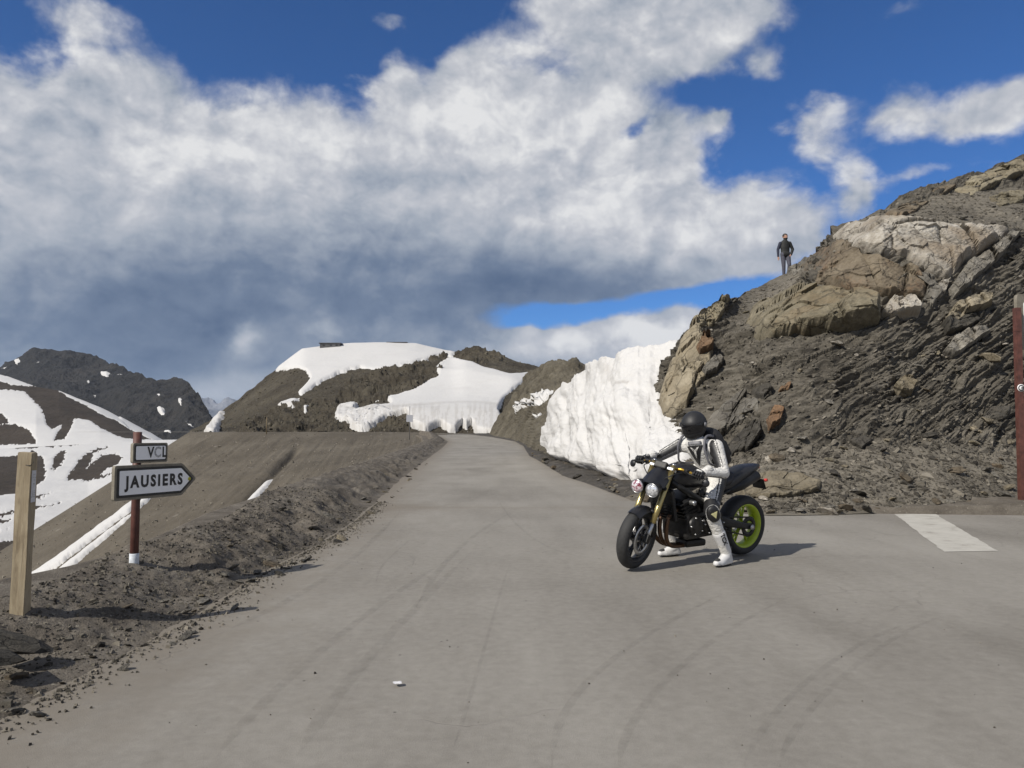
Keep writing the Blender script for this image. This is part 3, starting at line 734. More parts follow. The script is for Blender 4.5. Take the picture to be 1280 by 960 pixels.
def outcrop(poly, out, kind, rough=.07, edge=.13, seed=0, n_a=120, n_r=34, tilt=0, facet=.9):
    """a big bedded block standing proud of the hillside, closed down into it"""
    poly = np.array(poly, float); c = poly.mean(0)
    cl = np.vstack([poly, poly[:1]]); seg = np.linalg.norm(np.diff(cl, axis=0), axis=1); t = np.concatenate([[0], np.cumsum(seg)])
    tt = np.linspace(0, t[-1], n_a + 1)[:-1]
    bx = np.interp(tt, t, cl[:, 0]); by = np.interp(tt, t, cl[:, 1])
    r = np.linspace(1, 0, n_r)
    PXr = c[0] + (bx[:, None] - c[0]) * r; PYr = c[1] + (by[:, None] - c[1]) * r
    j = np.stack([PXr * .06 + seed, PYr * .06, 0 * PXr], -1)
    PXr = PXr + 3.0 * fbm(j, 4, .6) * r; PYr = PYr + 3.0 * fbm(j + 50, 4, .6) * r
    D = HS.depth(PXr, PYr)
    top = np.interp(PXr, HS.px, HS.py[:, -1])
    base = W(PXr, PYr, D); 
    nn = np.array([-.12, -.86, .5]); nn /= np.linalg.norm(nn)
    dist = (1 - r)[None, :] + 0 * PXr
    prof = np.clip(dist / edge, 0, 1) ** .5
    wv = worley(base * facet + seed); w2 = worley(base * facet * 2.7 + seed * 2)
    pl = (wv[2] - .5) * .8 * out + (w2[2] - .5) * .3 * out - .10 * np.exp(-(wv[1] / .05) ** 2) * out * 2
    b2 = bedding(base)
    lay_ = .5 * rough * fbm(b2 * np.array([4.5, .9, .9]) + seed, 5, .6) + .6 * rough * fbm(base * 2.2 + seed, 5, .62)
    h = prof * (out + pl + lay_ * 2.0) - .06
    V = base + nn * h[..., None]
    V[:, :, 2] += tilt * h
    skirt = V[:, 0] - nn * (.45 + out * .4)
    V = np.concatenate([skirt[:, None], V], 1)
    n2 = n_r + 1; idx = np.arange(n_a * n2).reshape(n_a, n2); nx = np.roll(idx, -1, 0)
    Q = np.stack([idx[:, :-1], nx[:, :-1], nx[:, 1:], idx[:, 1:]], -1).reshape(-1, 4)
    return obj_np('rock', V.reshape(-1, 3), Q, ROCKS[kind], hillside, smooth=False)
OUT = [
    ([(1040, 294), (1055, 281), (1090, 279), (1130, 283), (1200, 283), (1262, 285), (1256, 299), (1232, 312), (1205, 330), (1185, 352), (1165, 346), (1130, 325), (1095, 318), (1060, 314)], .55, 'pale'),
    ([(1183, 366), (1205, 334), (1240, 312), (1262, 290), (1276, 293), (1252, 320), (1226, 345), (1192, 374)], .50, 'grey'),
    ([(998, 332), (1040, 302), (1062, 315), (1100, 322), (1150, 345), (1160, 362), (1156, 378), (1110, 374), (1060, 367), (1020, 356)], .50, 'brown'),
    ([(932, 405), (940, 385), (975, 372), (1020, 360), (1080, 368), (1100, 385), (1098, 405), (1060, 414), (1000, 418), (965, 425), (945, 422)], .85, 'olive'),
    ([(1098, 394), (1112, 378), (1142, 374), (1152, 388), (1147, 398), (1115, 399)], .6, 'pale'),
    ([(1130, 342), (1166, 350), (1176, 372), (1160, 392), (1150, 384), (1156, 364)], .45, 'grey'),
    ([(1167, 373), (1172, 356), (1186, 352), (1182, 366), (1173, 376)], .45, 'pale'),
    ([(1180, 400), (1190, 385), (1215, 378), (1237, 377), (1236, 387), (1208, 394), (1190, 408)], .55, 'tan'),
    ([(1178, 440), (1188, 425), (1210, 412), (1234, 408), (1239, 415), (1217, 432), (1192, 446)], .4, 'grey'),
    ([(1178, 402), (1200, 396), (1232, 390), (1225, 404), (1200, 415), (1182, 418)], .35, 'dark'),
    ([(1116, 485), (1122, 476), (1138, 473), (1146, 483), (1140, 494), (1124, 493)], .32, 'tan'),
    ([(820, 512), (832, 470), (845, 440), (853, 421), (872, 400), (892, 440), (888, 470), (868, 492), (858, 516), (842, 527), (828, 526)], .75, 'tan'),
    ([(862, 404), (876, 390), (905, 374), (914, 376), (902, 395), (890, 412), (872, 414)], .5, 'olive'),
    ([(868, 440), (876, 424), (888, 424), (893, 438), (887, 449), (872, 450)], .78, 'rust'),
    ([(888, 452), (898, 440), (905, 452), (896, 470), (880, 478), (874, 470)], .5, 'grey'),
    ([(868, 552), (890, 520), (932, 492), (946, 498), (951, 520), (930, 531), (900, 548), (880, 558)], .6, 'grey'),
    ([(900, 566), (932, 536), (950, 526), (953, 542), (935, 562), (912, 574)], .45, 'dark'),
    ([(955, 532), (967, 508), (980, 512), (974, 530), (962, 538)], .45, 'rust'),
    ([(937, 492), (962, 482), (966, 492), (955, 502), (942, 500)], .4, 'dark'),
    ([(972, 491), (978, 478), (988, 479), (985, 489)], .25, 'rust'),
    ([(912, 614), (925, 596), (960, 590), (1002, 591), (1028, 601), (1026, 612), (980, 620), (930, 622)], .28, 'tan'),
    ([(1228, 520), (1240, 508), (1262, 508), (1270, 516), (1250, 528)], .25, 'dark'),
    ([(1060, 552), (1080, 545), (1090, 552), (1076, 562)], .2, 'dark'),
    ([(1100, 272), (1130, 255), (1180, 233), (1200, 232), (1170, 250), (1125, 272)], .25, 'brown'),
    ([(1190, 238), (1230, 215), (1276, 202), (1290, 212), (1250, 228), (1215, 245)], .3, 'olive'),
    ([(1230, 250), (1258, 240), (1285, 238), (1280, 252), (1250, 262)], .25, 'olive'),
    ([(985, 335), (1005, 322), (1018, 322), (1010, 334), (992, 344)], .2, 'grey'),
]
for i, (poly, out, kind) in enumerate(OUT):
    w = max(p[0] for p in poly) - min(p[0] for p in poly)
    outcrop(poly, out * .6, kind, seed=i * 3.7, n_a=int(max(44, min(240, w * 1.7))), n_r=int(max(12, min(60, w * .4))), facet=.8 if w > 60 else 1.6)

# single stones on the slope that can be told apart
rs = random.Random(5)
for i in range(230):
    px = rs.uniform(880, 1300); lv = rs.random()
    ytop = np.interp(px, HS.px, HS.py[:, -1]) + 12; yb = np.interp(px, HS.px, HS.py[:, 0]) - 2
    py = yb - (yb - ytop) * lv ** 1.7
    p, n = hill_at(px, py)
    sz = rs.lognormvariate(math.log(.07), .42) * (1.25 if lv < .3 else 1)
    put_stone('stone', tuple(p + n * sz * .25), sz, rs.choice(['grey', 'grey', 'grey', 'tan', 'olive', 'dark', 'brown', 'pale']), hillside, stretch=(1.3, .9, .7))
# chips: thin plates along the beds, and loose scree at the foot
fi = RNG.integers(0, len(pxs) - 90, 34000); fj = RNG.integers(4, 398, 34000)
keep = (RNG.random(34000) < .4 + .6 * loose[fi, fj]); fi, fj = fi[keep], fj[keep]
lo = loose[fi, fj]
align = NB[None] * (1 - lo)[:, None] + Hn[fi, fj] * lo[:, None]
flakes('shale_chips', Hd[fi, fj], Hn[fi, fj], .036, SHALE, hillside, RNG, align=align)

# ------------------------------------------------------------------ snow bank cut by the plough beside the road
sc_ = [(677, [(556, 37), (552, 37), (546, 37.2), (541, 37.5)]), (684, [(568, 34), (560, 34), (540, 34.3), (528, 34.8)]), (690, [(574, 31), (560, 31), (530, 31.5), (506, 33)]), (698, [(578, 28.6), (560, 28.8), (520, 29.5), (484, 31)]),
       (716, [(588, 24.6), (570, 24.8), (520, 25.8), (470, 28)]), (738, [(598, 21.3), (575, 21.5), (520, 22.8), (455, 25.5)]), (752, [(603, 19.4), (575, 19.8), (515, 21.4), (449, 24)]),
       (778, [(609, 17.6), (580, 18.1), (515, 19.8), (441, 22.3)]), (810, [(611, 16.8), (580, 17.3), (530, 18.6), (433, 21.6)]), (832, [(610, 16.4), (585, 16.8), (535, 18.4), (427, 21.2)]),
       (856, [(608, 16.3), (590, 16.6), (548, 17.6), (421, 21)]), (884, [(606, 16.5), (600, 16.7), (575, 17.4), (470, 22)])]
SB = Sheet(sc_)
spx = np.arange(677, 884, .8)
BX, BY, BD = SB.grid(spx, 230, 16)
Bp = W(BX, BY, BD); bn = grid_normals(Bp); bn = np.where(bn[..., 1:2] > 0, -bn, bn)
along = np.cumsum(np.r_[0, np.linalg.norm(np.diff(Bp[:, 40], axis=0), axis=1)])[:, None] + 0 * BX
hgt = Bp[..., 2]
face = sstep(2.9, 2.3, hgt + .2 * fbm(Bp * .8, 3)) * sstep(.0, .25, hgt)
flute = fbm(np.stack([along * 2.2 + .35 * hgt, hgt * .28, 0 * BX], -1), 5, .6)
scoop = worley(np.stack([along * .9 + hgt * .5, hgt * .55, 0 * BX], -1))
scal = worley(np.stack([along * 3.0, hgt * 1.6, 0 * BX + 2], -1))
lump = fbm(np.stack([along * .55, hgt * .8, 0 * BX], -1), 4, .55)
dsp = face * (.05 * flute + .24 * (scoop[0] - .5) + .06 * (scal[0] - .5) + .30 * lump) + (1 - face) * .16 * fbm(Bp * .9, 4) + .35 * fbm(Bp * .35, 3) + .045 * fbm(Bp * 5, 4)
under = -0.35 * sstep(.35, .0, hgt)                               # melted back at the foot
Bp = Bp + bn * (dsp + under)[..., None]; Bp[..., 2] += sstep(1.8, 3.2, hgt) * .22 * fbm(np.stack([along * .8, 0 * hgt, 0 * BX + 7], -1), 5, .6)
bk = back_rows(Bp, [(2.5, .1), (6, -.5), (9, -3.5)])
dirt = np.concatenate([np.clip(.42 * sstep(.7, .0, hgt) * (.6 + fbm(Bp * 3, 3)) + .55 * np.clip(fbm(np.stack([along * 2.2 + .6 * lump, hgt * .35, 0 * BX], -1), 5, .6) - .08, 0, 1) * face + .5 * np.clip(-lump - .14, 0, 1) + .30 * np.clip(np.abs(fbm(np.stack([along * .2, hgt * 4.5 + .5 * lump, 0 * BX], -1), 4, .6)) * 2 - .55, 0, 1) * face  # dirt at foot, streaks and layers; hollows get grey shading painted in
       + .5 * np.exp(-((hgt - 2.35 - .25 * np.sin(along * 1.1)) / .05) ** 2) * (fbm(Bp * 1.5, 3) > .12), 0, 1), np.zeros((len(spx), 3))], 1)
snow_bank = obj_np('snow_bank', bk.reshape(-1, 3), grid_quads(*bk.shape[:2]), SNOW_BANK, attrs={'dirt': dirt},
                   label='tall dirty white snow bank cut steep beside the road against the rocks', category='snow bank')

# ------------------------------------------------------------------ muddy verge between asphalt, snow and rocks
vy = np.concatenate([np.linspace(11.2, 20, 130), np.linspace(20.2, 50, 120), np.linspace(50.5, 108, 60)])
vt = np.linspace(0, 1, 46)
VY, VT = np.meshgrid(vy, vt, indexing='ij')
rx = np.interp(VY, [11.2, 12.2, 12.9, 13.5, 14.2] + RX[0][1:], [14.0, 4.4, 3.2, 2.6, 2.2] + RX[1][1:])
wd = np.interp(VY, [11, 12.2, 14, 20, 40, 108], [14, 10, 5.5, 4.0, 4.5, 5])
jag = .22 * fbm(np.stack([VY * .9, 0 * VY, 0 * VY], -1), 4, .6)
VX = rx + jag + VT * wd - .05
VZ = zroad(VY) - .02 + .10 * sstep(0, .1, VT) + .12 * VT + (.12 * fbm(np.stack([VX * 1.7, VY * 1.7, 0 * VX], -1), 5, .6)) * sstep(0, .08, VT)
VP = np.stack([VX, VY, VZ], -1); ks_ = int(np.searchsorted(vy, 14.9))
obj_np('verge', VP[:ks_ + 1].reshape(-1, 3), grid_quads(ks_ + 1, 46), DIRT, smooth=False, kind='structure')
verge = obj_np('muddy_verge', VP[ks_:].reshape(-1, 3), grid_quads(len(vy) - ks_, 46), MUD, smooth=False, kind='structure')
rs = random.Random(9)
for i in range(70):
    yy = rs.choice([rs.uniform(13.4, 19), rs.uniform(15, 42)]); a = rs.random() ** 1.5
    xx = np.interp(yy, vy, rx[:, 0]) + a * 1.0
    put_stone('stone', (xx, yy, float(zroad(yy)) + .07), rs.lognormvariate(math.log(.06), .5), rs.choice(['grey', 'brown', 'dark', 'tan']), verge)

# ------------------------------------------------------------------ dirt bank along the left edge of the road
cr = np.array([(-4.2, -20, .15), (-3.7, -4, .22), (-3.35, 2.0, .26), (-3.32, 4.0, .26), (-3.30, 4.93, .25), (-3.33, 5.47, .25), (-3.32, 5.84, .24), (-3.52, 6.8, .25), (-3.42, 7.0, .30), (-3.3, 7.4, .34), (-3.24, 8.1, .32), (-3.4, 9.5, .32), (-3.8, 12.0, .36),
               (-4.1, 17.9, .38), (-4.7, 27, .28), (-6.1, 50, .30), (-7.3, 71, .36), (-10.6, 97, .56), (-12.6, 105, .6)])
by_ = np.concatenate([np.linspace(-20, 2.4, 40), np.linspace(2.4, 13, 420)[1:], np.linspace(13, 30, 230)[1:], np.linspace(30, 105, 160)[1:]])
tb = np.concatenate([np.linspace(0, 1, 70), np.linspace(1, 2, 34)[1:], np.linspace(2, 4, 14)[1:]])
TY, TB = np.meshgrid(by_, tb, indexing='ij')
cx = np.interp(TY, cr[:, 1], cr[:, 0]); cz = np.interp(TY, cr[:, 1], cr[:, 2])
fx = road_left(TY) + .12 * fbm(np.stack([TY * .7, 0 * TY, 0 * TY], -1), 4, .6)
w = np.minimum(TB, 1)
BXw = fx + (cx - fx) * w - np.clip(TB - 1, 0, 1) * 1.0 - np.clip(TB - 2, 0, 2) * 3.0
zb = zroad(TY) * 1.0
prof = np.interp(TB, [0, .12, .3, .5, .75, 1, 1.15, 1.5, 2, 4], [-.02, .03, .20, .55, .88, 1, .7, -.8, -4, -26])
near = np.stack([BXw * 1.0, TY * 1.0, 0 * TY], -1)
pits = fbm(near * .9 + 3.3, 4, .55); rg = ridged(near * 1.6, 5, .6)
env = sstep(.02, .22, TB) * sstep(1.9, 1.2, TB)
rough_b = .45 + .55 * sstep(6.0, 7.2, TY)
steep = np.exp(-((TB - .38) / .22) ** 2)
BZ = zb + np.where(TB < 1, prof * cz, cz * np.minimum(prof, 1)) + env * rough_b * (.07 * pits + .05 * (rg - .4)) + env * rough_b * steep * (.15 * np.clip(pits * 1.6, -.8, .6)) + env * .035 * fbm(near * 7, 4, .6)
crest = np.exp(-((TB - 1.0) / .25) ** 2); BZ = BZ - crest * env * .04 * np.abs(pits)
# hollow dug under the slabs near the wooden post
hol = np.exp(-(((BXw + 2.85) / .34) ** 2 + ((TY - 4.15) / .45) ** 2)) * .30
BZ = np.where((TB > .03) & (TB < 2), np.maximum(BZ - hol, zb + .003 + .02 * sstep(.05, .25, TB)), BZ)
bank = obj_np('dirt_bank', np.stack([BXw, TY, BZ], -1).reshape(-1, 3), grid_quads(*TY.shape), DIRT, smooth=True, kind='structure')
def bank_z(x, y):
    i = int(np.argmin(np.abs(by_ - y))); row = BXw[i]; o = np.argsort(row)
    return float(np.interp(x, row[o], BZ[i][o]))
rs = random.Random(21)
for i in range(95):                                               # stones along the foot and on the bank
    yy = rs.choice([rs.uniform(3.0, 9), rs.uniform(3.5, 13), rs.uniform(9, 30)]); a = max(rs.gauss(.15, .28), -.12)
    xx = float(road_left(yy)) - a * 1.1 + .05
    sz = rs.lognormvariate(math.log(.026), .45) * (1 + yy * .03)
    z = max(bank_z(xx, yy), float(zroad(yy)))
    put_stone('stone', (xx, yy, z + sz * .2), sz, rs.choice(['grey', 'grey', 'tan', 'dark', 'brown']), bank, stretch=(1.4, 1, .7))
for px, py, sz in [(283, 722, .075), (290, 716, .06), (322, 712, .08), (313, 722, .06), (262, 728, .05), (205, 754, .06), (232, 762, .05), (300, 724, .05), (410, 652, .12), (392, 664, .1), (352, 656, .09), (48, 885, .05), (20, 880, .05), (155, 828, .05)]:
    Y0 = Gd(py, .04); p = W(px, py, Y0); z = max(bank_z(p[0], p[1]), 0.0)
    put_stone('stone', (p[0], p[1], z + sz * .25), sz, 'grey', bank, stretch=(1.2, .9, .7))
for px, py, Y0, s, st, rot in [(10, 802, 4.25, .20, (1.25, .9, .42), (.12, .28, .5)), (-4, 822, 4.0, .2, (1.2, .9, .4), (.1, .15, 1.1))]:
    p = W(px, py, Y0); put_stone('slab', tuple(p), s, 'dark', bank, rot, st)
ci = RNG.integers(40, 459, 9000); cj = RNG.integers(2, 84, 9000)
pts = np.stack([BXw[ci, cj], TY[ci, cj], BZ[ci, cj]], -1)
flakes('bank_chips', pts, np.array([[0, 0, 1.]]) + 0 * pts, .011, SHALE, bank, RNG, flat=(.3, .7), pale=RNG.normal(.0, .45, 9000))
# gravel strewn on the asphalt by its edge
gy = RNG.uniform(2.6, 14, 2600); gx = road_left(gy) + np.abs(RNG.normal(0, .16, 2600)) ** 1.3
flakes('road_gravel', np.stack([gx, gy, .004 + 0 * gx], -1), np.array([[0, 0, 1.]]) + np.zeros((2600, 3)), .008, SHALE, road, RNG, flat=(.3, .8), pale=RNG.normal(.3, .5, 2600))

# ------------------------------------------------------------------ paint and tyre marks on the asphalt
PAINT = earth('worn_white_paint', [(.36, (.266, .252, .222)), (.46, (.385, .370, .333)), (.7, (.459, .444, .403))], 4, bumps=((60, .004, .6),), fine=90, rough=.8)
def ribbon(name, pts, wid, mat, z, parent, taper=True):
    pts = np.array(pts, float); t = np.linspace(0, 1, len(pts)); tt = np.linspace(0, 1, 60)
    k = min(3, len(pts) - 1); cx_ = np.polyfit(t, pts[:, 0], k); cy_ = np.polyfit(t, pts[:, 1], k)
    p = np.stack([np.polyval(cx_, tt), np.polyval(cy_, tt)], -1); d = np.gradient(p, axis=0); d /= np.linalg.norm(d, axis=1)[:, None]
    n = np.stack([-d[:, 1], d[:, 0]], -1); ww = wid * (np.clip(np.minimum(tt, 1 - tt) * 6, .15, 1) if taper else 1)
    ww = np.broadcast_to(ww, tt.shape)[:, None]
    V = np.stack([p - n * ww / 2, p + n * ww / 2], 1); V = np.concatenate([V, np.full((60, 2, 1), z)], -1)
    return obj_np(name, V.reshape(-1, 3), grid_quads(60, 2), mat, parent)
TYRE, nt, b = newmat('tyre_mark')
def _tyre():
    m = TYRE; co = objcoord(); n = nz(co, 9, 6, .65)
    tr = nt.nodes.new('ShaderNodeBsdfTransparent'); mx = nt.nodes.new('ShaderNodeMixShader'); out = nt.nodes['Material Output']
    b.inputs['Base Color'].default_value = (.097, .088, .075, 1); b.inputs['Roughness'].default_value = .9
    f = smooth(n, .3, .75) * .15; nt.links.new(f.s, mx.inputs[0]); nt.links.new(tr.outputs[0], mx.inputs[1]); nt.links.new(b.outputs[0], mx.inputs[2]); nt.links.new(mx.outputs[0], out.inputs[0])
_tyre()
def gp(px, py): p = W(px, py, Gd(py)); return (p[0], p[1])
V = np.array([gp(1118, 643), gp(1168, 642), gp(1247, 689), gp(1180, 690)])
nu = 24
g = np.array([[(V[0] * (1 - a) + V[1] * a) * (1 - c) + (V[3] * (1 - a) + V[2] * a) * c for c in np.linspace(0, 1, nu)] for a in np.linspace(0, 1, nu)])
g[0] += RNG.normal(0, .008, g[0].shape); g[-1] += RNG.normal(0, .008, g[0].shape)
obj_np('road_marking', np.concatenate([g, np.full((nu, nu, 1), .004)], -1).reshape(-1, 3), grid_quads(nu, nu), PAINT, road)
for i, (pp, w_) in enumerate([([(638, 703), (620, 760), (594, 850), (566, 935)], .035), ([(905, 742), (800, 800), (720, 870), (690, 960)], .07), ([(990, 745), (880, 810), (800, 890), (775, 960)], .07),
                 ([(1180, 770), (1100, 810), (1020, 880), (975, 960)], .06), ([(1150, 775), (1060, 815), (980, 880), (930, 960)], .06), ([(520, 668), (490, 695), (475, 712), (470, 730)], .035), ([(560, 700), (470, 760), (360, 850), (270, 950)], .1),
                 ([(500, 640), (450, 690), (380, 740), (260, 800)], .12), ([(590, 690), (510, 770), (430, 860), (370, 950)], .12), ([(640, 640), (600, 665), (560, 700), (520, 760)], .1), ([(760, 700), (700, 690), (650, 660), (620, 620)], .06)]):
    ribbon('tyre_mark', [gp(*q) for q in pp], w_ * .62, TYRE, .003 + .0004 * i, road)

for i in range(2):                                                 # sparse grit over the whole junction
    n_ = 500; gx, gy = RNG.uniform(-2, 9, n_), RNG.uniform(2.3, 12, n_)
flakes('road_grit', np.stack([gx, gy, .002 + 0 * gx], -1), np.array([[0, 0, 1.]]) + np.zeros((n_, 3)), .0035, SHALE, road, RNG, flat=(.4, .9), pale=RNG.normal(.1, .6, n_))
# stones lying on the far slopes
e_ = EMB_P.reshape(-1, 3)[RNG.integers(0, EMB_P.size // 3, 3000)]
flakes('embankment_stones', e_ + RNG.normal(0, .25, e_.shape) * [1, 1, .1], np.array([[0, -.3, 1.]]) + 0 * e_, .065, SHALE, emb, RNG, flat=(.4, .8), pale=RNG.normal(1.1, .5, len(e_)))
hi_ = RNG.integers(0, HILL_R.size, 9000); hi_ = hi_[RNG.random(9000) < .35 + .65 * HILL_R.reshape(-1)[hi_]]
h_ = HILL_P.reshape(-1, 3)[hi_]
flakes('hill_rocks', h_, HILL_N.reshape(-1, 3)[hi_], .15, SPUR, hill, RNG, flat=(.4, .9))

# ------------------------------------------------------------------ small modelling kit
def empty(name, loc=(0, 0, 0), rot=(0, 0, 0), **props):
    o = bpy.data.objects.new(name, None); o.location = loc; o.rotation_euler = rot; o.empty_display_size = .1
    return link(o, None, **props)
class K:
    """collects boxes, tubes, lathes and slabs; out() links them as one mesh"""
    def __init__(s, xf=None): s.V, s.F, s.sm, s.xf = [], [], [], xf
    def add(s, V, F, smooth=True):
        o = len(s.V); s.V += [tuple(v) for v in V]; s.F += [[i + o for i in f] for f in F]; s.sm += [smooth] * len(F); return s
    def box(s, c, size, rot=None, bev=.0):
        bm = bmesh.new(); bmesh.ops.create_cube(bm, size=1)
        for v in bm.verts: v.co = Vector((v.co.x * size[0], v.co.y * size[1], v.co.z * size[2]))
        if bev: bmesh.ops.bevel(bm, geom=bm.edges[:], offset=bev, segments=2, affect='EDGES', profile=.6)
        M = Matrix.Translation(c) @ (Euler(rot).to_matrix().to_4x4() if rot else Matrix())
        s.bm(bm, M, smooth=False); return s
    def bm(s, bm, M=Matrix(), smooth=True):
        bm.verts.index_update(); s.add([M @ v.co for v in bm.verts], [[v.index for v in f.verts] for f in bm.faces], smooth); bm.free(); return s
    def tube(s, pts, r, n=12, cap=True, sub=1):
        pts = [Vector(p) for p in pts]
        if sub > 1 and len(pts) > 2:       # rounded bends
            q = []; ext = [pts[0] * 2 - pts[1]] + pts + [pts[-1] * 2 - pts[-2]]; rr = [r] * len(pts) if not hasattr(r, '__len__') else list(r); ro = []
            for i in range(1, len(ext) - 2):
                a, b_, c, d = ext[i - 1:i + 3]
                for j in range(sub):
                    t = j / sub; q.append(.5 * ((2 * b_) + (c - a) * t + (2 * a - 5 * b_ + 4 * c - d) * t * t + (3 * b_ - a - 3 * c + d) * t ** 3)); ro.append(rr[i - 1] * (1 - t) + rr[i] * t)
            q.append(pts[-1]); ro.append(rr[-1]); pts, r = q, ro
        rr = r if hasattr(r, '__len__') else [r] * len(pts)
        V, Fc = [], []; up = None
        for i, p in enumerate(pts):
            t = (pts[min(i + 1, len(pts) - 1)] - pts[max(i - 1, 0)]).normalized()
            if up is None: up = t.orthogonal().normalized()
            up = (up - t * up.dot(t)).normalized(); sd = t.cross(up)
            V += [p + (up * math.cos(k * 2 * math.pi / n) + sd * math.sin(k * 2 * math.pi / n)) * rr[i] for k in range(n)]
        for i in range(len(pts) - 1):
            for k in range(n): a = i * n + k; b_ = i * n + (k + 1) % n; Fc.append([a, b_, b_ + n, a + n])
        if cap: Fc += [list(range(n))[::-1], list(range((len(pts) - 1) * n, len(pts) * n))]
        return s.add(V, Fc)
    def lathe(s, prof, c, axis, n=32, closed=False, smooth=True):
        """prof: (radius, offset along axis)"""
        c = Vector(c); a = Vector(axis).normalized(); u = a.orthogonal().normalized(); w = a.cross(u)
        V = [c + a * h + (u * math.cos(k * 2 * math.pi / n) + w * math.sin(k * 2 * math.pi / n)) * r for r, h in prof for k in range(n)]
        m = len(prof); Fc = []
        for i in range(m if closed else m - 1):
            j = (i + 1) % m
            for k in range(n): k2 = (k + 1) % n; Fc.append([i * n + k, i * n + k2, j * n + k2, j * n + k])
        return s.add(V, Fc, smooth)
    def slab(s, outline, fr, t0, t1, smooth=False):
        """outline in the plane of frame fr = (origin, ex, ey, en), from offset t0 to t1 along en"""
        o, ex, ey, en = [Vector(v) for v in fr]; n = len(outline)
        V = [o + ex * x + ey * y + en * t0 for x, y in outline] + [o + ex * x + ey * y + en * t1 for x, y in outline]
        return s.add(V, [list(range(n))[::-1], list(range(n, 2 * n))] + [[i, (i + 1) % n, n + (i + 1) % n, n + i] for i in range(n)], smooth)
    def loft(s, rings, cap=True, smooth=True):
        n = len(rings[0]); V = [p for r in rings for p in r]; Fc = []
        for i in range(len(rings) - 1):
            for k in range(n): k2 = (k + 1) % n; Fc.append([i * n + k, i * n + k2, (i + 1) * n + k2, (i + 1) * n + k])
        if cap: Fc += [list(range(n))[::-1], list(range((len(rings) - 1) * n, len(rings) * n))]
        return s.add(V, Fc, smooth)
    def data(s, name, mat):
        me = bpy.data.meshes.new(name); V = s.V if s.xf is None else [s.xf(v) for v in s.V]
        me.from_pydata([tuple(v) for v in V], [], s.F); me.update()
        bm = bmesh.new(); bm.from_mesh(me); bmesh.ops.recalc_face_normals(bm, faces=bm.faces); bm.to_mesh(me); bm.free()
        me.polygons.foreach_set('use_smooth', s.sm); me.materials.append(mat); return me
    def out(s, name, mat, parent=None, **props):
        return link(bpy.data.objects.new(name, s.data(name, mat)), parent, **props)
def ering(c, ex, ey, rx, ry, n=20, p=2.0):
    """super-ellipse ring"""
    c, ex, ey = Vector(c), Vector(ex), Vector(ey); R = []
    for k in range(n):
        a = 2 * math.pi * k / n; ca, sa = math.cos(a), math.sin(a)
        R.append(c + ex * rx * math.copysign(abs(ca) ** (2 / p), ca) + ey * ry * math.copysign(abs(sa) ** (2 / p), sa))
    return R
def text_part(name, txt, M, size, mat, parent, depth=.002, bold=.0, spacing=1.0, sx=1.0):
    """lettering as a thin mesh; M places its centre"""
    cu = bpy.data.curves.new(name, 'FONT'); cu.body = txt; cu.size = size; cu.extrude = depth; cu.offset = bold; cu.space_character = spacing
    cu.align_x = 'CENTER'; cu.align_y = 'CENTER'; cu.resolution_u = 3
    t = bpy.data.objects.new(name + '_src', cu); C.objects.link(t)
    dg = bpy.context.evaluated_depsgraph_get(); me = bpy.data.meshes.new_from_object(t.evaluated_get(dg))
    bpy.data.objects.remove(t); bpy.data.curves.remove(cu)
    me.transform(M @ Matrix.Diagonal((sx, 1, 1, 1))); me.materials.clear(); me.materials.append(mat); me.name = name
    return link(bpy.data.objects.new(name, me), parent)
def frame_m(o, ex, ey, en):
    m = Matrix.Identity(4)
    for i, v in enumerate((ex, ey, en)): m.col[i] = (*Vector(v).normalized(), 0)
    m.col[3] = (*o, 1); return m

# ------------------------------------------------------------------ direction sign
RUST = plain('rust_brown_paint', (.085, .032, .024), .55, var=.35, scale=14, bumpd=.002)
PALE_FRAME = earth('weathered_sign_frame', [(.3, (.10, .088, .068)), (.5, (.19, .172, .138)), (.7, (.27, .25, .205))], 7, bumps=((40, .003, .6),), fine=60, rough=.7, spec=.3)
BLACKP = plain('black_enamel', (.022, .022, .022), .4, var=.3, scale=25)
FADED = plain('faded_black_enamel', (.36, .36, .36), .6, var=.5, scale=60)
WHITEP = earth('white_enamel', [(.28, (.58, .57, .55)), (.42, (.80, .80, .80)), (.7, (.84, .84, .85))], 5, bumps=((30, .001, .6),), fine=40, rough=.35, spec=.5)
GALV = plain('pale_blue_white_base', (.52, .55, .58), .6, var=.2, scale=30)
YELLOW = plain('yellow_sticker', (.45, .42, .03), .5, var=.3, scale=90)
def rounded(pts, r, n=4):
    out = []; m = len(pts)
    for i in range(m):
        p0, p, p1 = Vector(pts[i - 1]), Vector(pts[i]), Vector(pts[(i + 1) % m])
        d0 = (p0 - p).normalized(); d1 = (p1 - p).normalized()
        for k in range(n + 1):
            t = k / n; a = p + d0 * r * (1 - t); b_ = p + d1 * r * t; out.append(tuple((a * (1 - t) + b_ * t)))
    return out
def inset(pts, d):
    cx = sum(p[0] for p in pts) / len(pts); cy = sum(p[1] for p in pts) / len(pts); m = len(pts); out = []
    for i in range(m):
        p0, p, p1 = Vector(pts[i - 1]), Vector(pts[i]), Vector(pts[(i + 1) % m])
        e0 = (p - p0).normalized(); e1 = (p1 - p).normalized(); n0 = Vector((-e0.y, e0.x)); n1 = Vector((-e1.y, e1.x))
        b_ = (n0 + n1); b_ = b_ / max(.3, b_.length_squared) * 2
        out.append((p.x + b_.x * d, p.y + b_.y * d))
    return out
sg_p = W(167.5, 705, 6.43); sg_z = bank_z(sg_p[0], sg_p[1])
sign = empty('road_sign', (sg_p[0], sg_p[1], sg_z - .02), label='JAUSIERS arrow sign with small VCL plaque on a rust-brown pole', category='sign')
top_z = W(167, 540, 6.43)[2] - sg_z + .02
